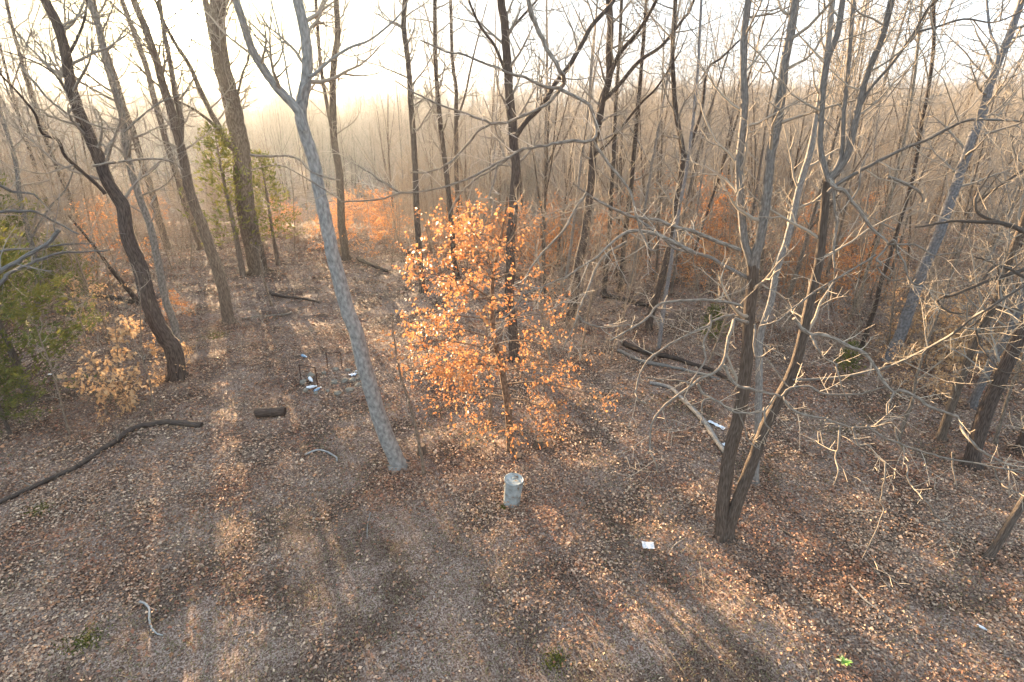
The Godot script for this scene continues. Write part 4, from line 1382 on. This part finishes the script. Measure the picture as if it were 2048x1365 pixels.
func build_objects() -> void:
	# the metal bin
	var p := ground(Vector2(1023, 1006))
	var o := thing("metal_bin", "pale grey metal bin with a flat lid standing on the leaves", "bin", p)
	o.rotation = Vector3(0.02, 0.4, -0.10)
	o.scale = Vector3(0.96, 1.0, 0.96)
	var body := MB.new()
	var prof := [Vector2(0.001, -0.02), Vector2(0.219, -0.02), Vector2(0.226, 0.0), Vector2(0.227, 0.03), Vector2(0.220, 0.05)]
	for i in 13:
		var t := i / 12.0
		prof.append(Vector2(lerpf(0.221, 0.238, t) + (0.006 if i == 3 or i == 9 else 0.0), lerpf(0.06, 0.68, t)))
	prof.append_array([Vector2(0.246, 0.70), Vector2(0.246, 0.715), Vector2(0.23, 0.72), Vector2(0.225, 0.70), Vector2(0.2, 0.2)])
	body.lathe(prof, 48, Color.WHITE)
	for i in body.v.size():                            # dents
		var q := body.v[i]
		for dd in [[Vector3(0.08, 0.42, 0.21), 0.13, 0.02], [Vector3(-0.2, 0.2, 0.1), 0.14, 0.02], [Vector3(0.15, 0.15, 0.16), 0.11, 0.015]]:
			var k: float = q.distance_to(dd[0]) / dd[1]
			if k < 1.0:
				body.v[i] -= Vector3(q.x, 0, q.z).normalized() * dd[2] * (1.0 - k * k)
	obj("body", body.mesh(), M["zinc"], o)
	var lid := MB.new()
	lid.lathe([Vector2(0.250, 0.715), Vector2(0.258, 0.705), Vector2(0.260, 0.738), Vector2(0.254, 0.752), Vector2(0.244, 0.757), Vector2(0.234, 0.750), Vector2(0.226, 0.742), Vector2(0.15, 0.744), Vector2(0.1, 0.746), Vector2(0.09, 0.74), Vector2(0.001, 0.74)], 48, Color.WHITE)
	var lo := obj("lid", lid.mesh(), M["zinc"], o)
	lo.rotation = Vector3(0.02, 0, 0.03)
	var gap := MB.new()
	gap.tube(arc(0.247, 0.694, -1.5, 1.4, 20), fill(0.011, 21), 6, Color.WHITE, true)
	obj("rim", gap.mesh(), M["rubber"], o)
	var knob := MB.new()
	knob.tube(PackedVector3Array([Vector3(-0.06, 0.745, 0), Vector3(-0.05, 0.775, 0), Vector3(0, 0.783, 0), Vector3(0.05, 0.775, 0), Vector3(0.06, 0.745, 0)]), fill(0.006, 5), 6, Color.WHITE)
	obj("handle", knob.mesh(), M["zinc"], o)
	for s in [-1.0, 1.0]:
		var hd := MB.new()
		hd.tube(PackedVector3Array([Vector3(0.235 * s, 0.56, -0.06), Vector3(0.275 * s, 0.545, -0.05), Vector3(0.285 * s, 0.54, 0), Vector3(0.275 * s, 0.545, 0.05), Vector3(0.235 * s, 0.56, 0.06)]), fill(0.007, 5), 6, Color.WHITE)
		obj("handle", hd.mesh(), M["zinc"], o)
	# fire place with iron frames
	frame_of("iron_frame", "rusty iron frame at the left of the ring of stones", [Vector2(603, 765), Vector2(635, 770)], 0.72)
	frame_of("iron_frame", "rusty iron frame at the back of the ring of stones", [Vector2(656, 738), Vector2(684, 736)], 0.68)
	var rocks := [rock_mesh(1, 0.7), rock_mesh(2, 0.6), rock_mesh(3, 0.8), rock_mesh(4, 0.65)]
	var spots := "612,782 632,788 655,784 676,788 700,782 716,772 722,758 712,748 696,742 672,740 648,748 622,752 606,766 668,766 690,764 705,762"
	var k := 0
	for s in pix(spots):
		var r := obj("stone", rocks[k % 4], M["stone"])
		r.position = ground(s) + Vector3.UP * 0.02
		r.rotation = Vector3(rnd(-0.2, 0.2), rnd(0, TAU), rnd(-0.2, 0.2))
		r.scale = Vector3.ONE * rnd(0.09, 0.17)
		tag(r, "rough grey stone in the ring between the iron frames", "stone", "stones of the fire ring")
		k += 1
	bottle("white plastic bottle inside the left iron frame", "619,760", "white_plastic", 1.7, 0.6)
	bottle("white plastic bottle in front of the ring of stones", "613,780", "white_plastic", 1.6, 1.9)
	bottle("blue plastic bottle in front of the ring of stones", "629,786", "blue_plastic", 1.4, 2.6)
	bottle("small blue bottle behind the left iron frame", "604,714", "blue_plastic", 1.5, 0.9)
	bottle("white plastic bottle lying at the lower right", "1953,1253", "white_plastic", 0.75, 0.7)
	sheet("plastic_bag", "crumpled white plastic bag at the right of the ring of stones", "plastic bag", "706,752", 0.3, 0.18, 0.12, "white_plastic", 0.5, 0.05, 3)
	sheet("plastic_bag", "small white plastic scrap touching the forked trunk", "plastic bag", "718,745", 0.2, 0.18, 0.1, "white_plastic", 1.0, 0.05, 4)
	sheet("plastic_sheet", "long white plastic strip beside the pale fallen trunk", "plastic sheet", "1432,853", 0.13, 0.62, 0.06, "white_plastic", 0.62, 0.05, 5)
	sheet("plastic_scrap", "small white plastic scrap beside the end of the pale fallen trunk", "plastic scrap", "1449,893", 0.1, 0.14, 0.05, "white_plastic", 0.4, 0.05, 6)
	sheet("white_card", "white card lying flat on the leaves left of the clump's foot", "card", "1296,1095", 0.27, 0.21, 0.025, "card", -0.08, 0.06, 7)
	sheet("plastic_scrap", "white plastic scrap by the left edge under the cedar", "plastic scrap", "103,751", 0.16, 0.12, 0.05, "white_plastic", 0.4, 0.05, 8)
	# bright green weed
	var wp := ground(Vector2(1688, 1327))
	var w := thing("green_weed", "bright green weed among the leaves at the lower right", "weed", wp)
	for i in 9:
		var lf := MB.new(true)
		var a := i * 2.4
		var al := Vector3(cos(a), rnd(0.35, 0.8), sin(a)).normalized()
		var sd := al.cross(Vector3.UP).normalized()
		lf.leaf(Vector3(0, 0.01, 0), al, sd, sd.cross(al), rnd(0.11, 0.19), 0.06, Color.WHITE)
		obj("leaf", lf.mesh(), M["weed"], w)

func arc(r: float, y: float, a0: float, a1: float, n: int) -> PackedVector3Array:
	var out := PackedVector3Array()
	for i in n + 1:
		var a := lerpf(a0, a1, float(i) / n)
		out.append(Vector3(cos(a) * r, y, sin(a) * r))
	return out

func fill(x: float, n: int) -> PackedFloat32Array:
	var out := PackedFloat32Array()
	out.resize(n)
	out.fill(x)
	return out
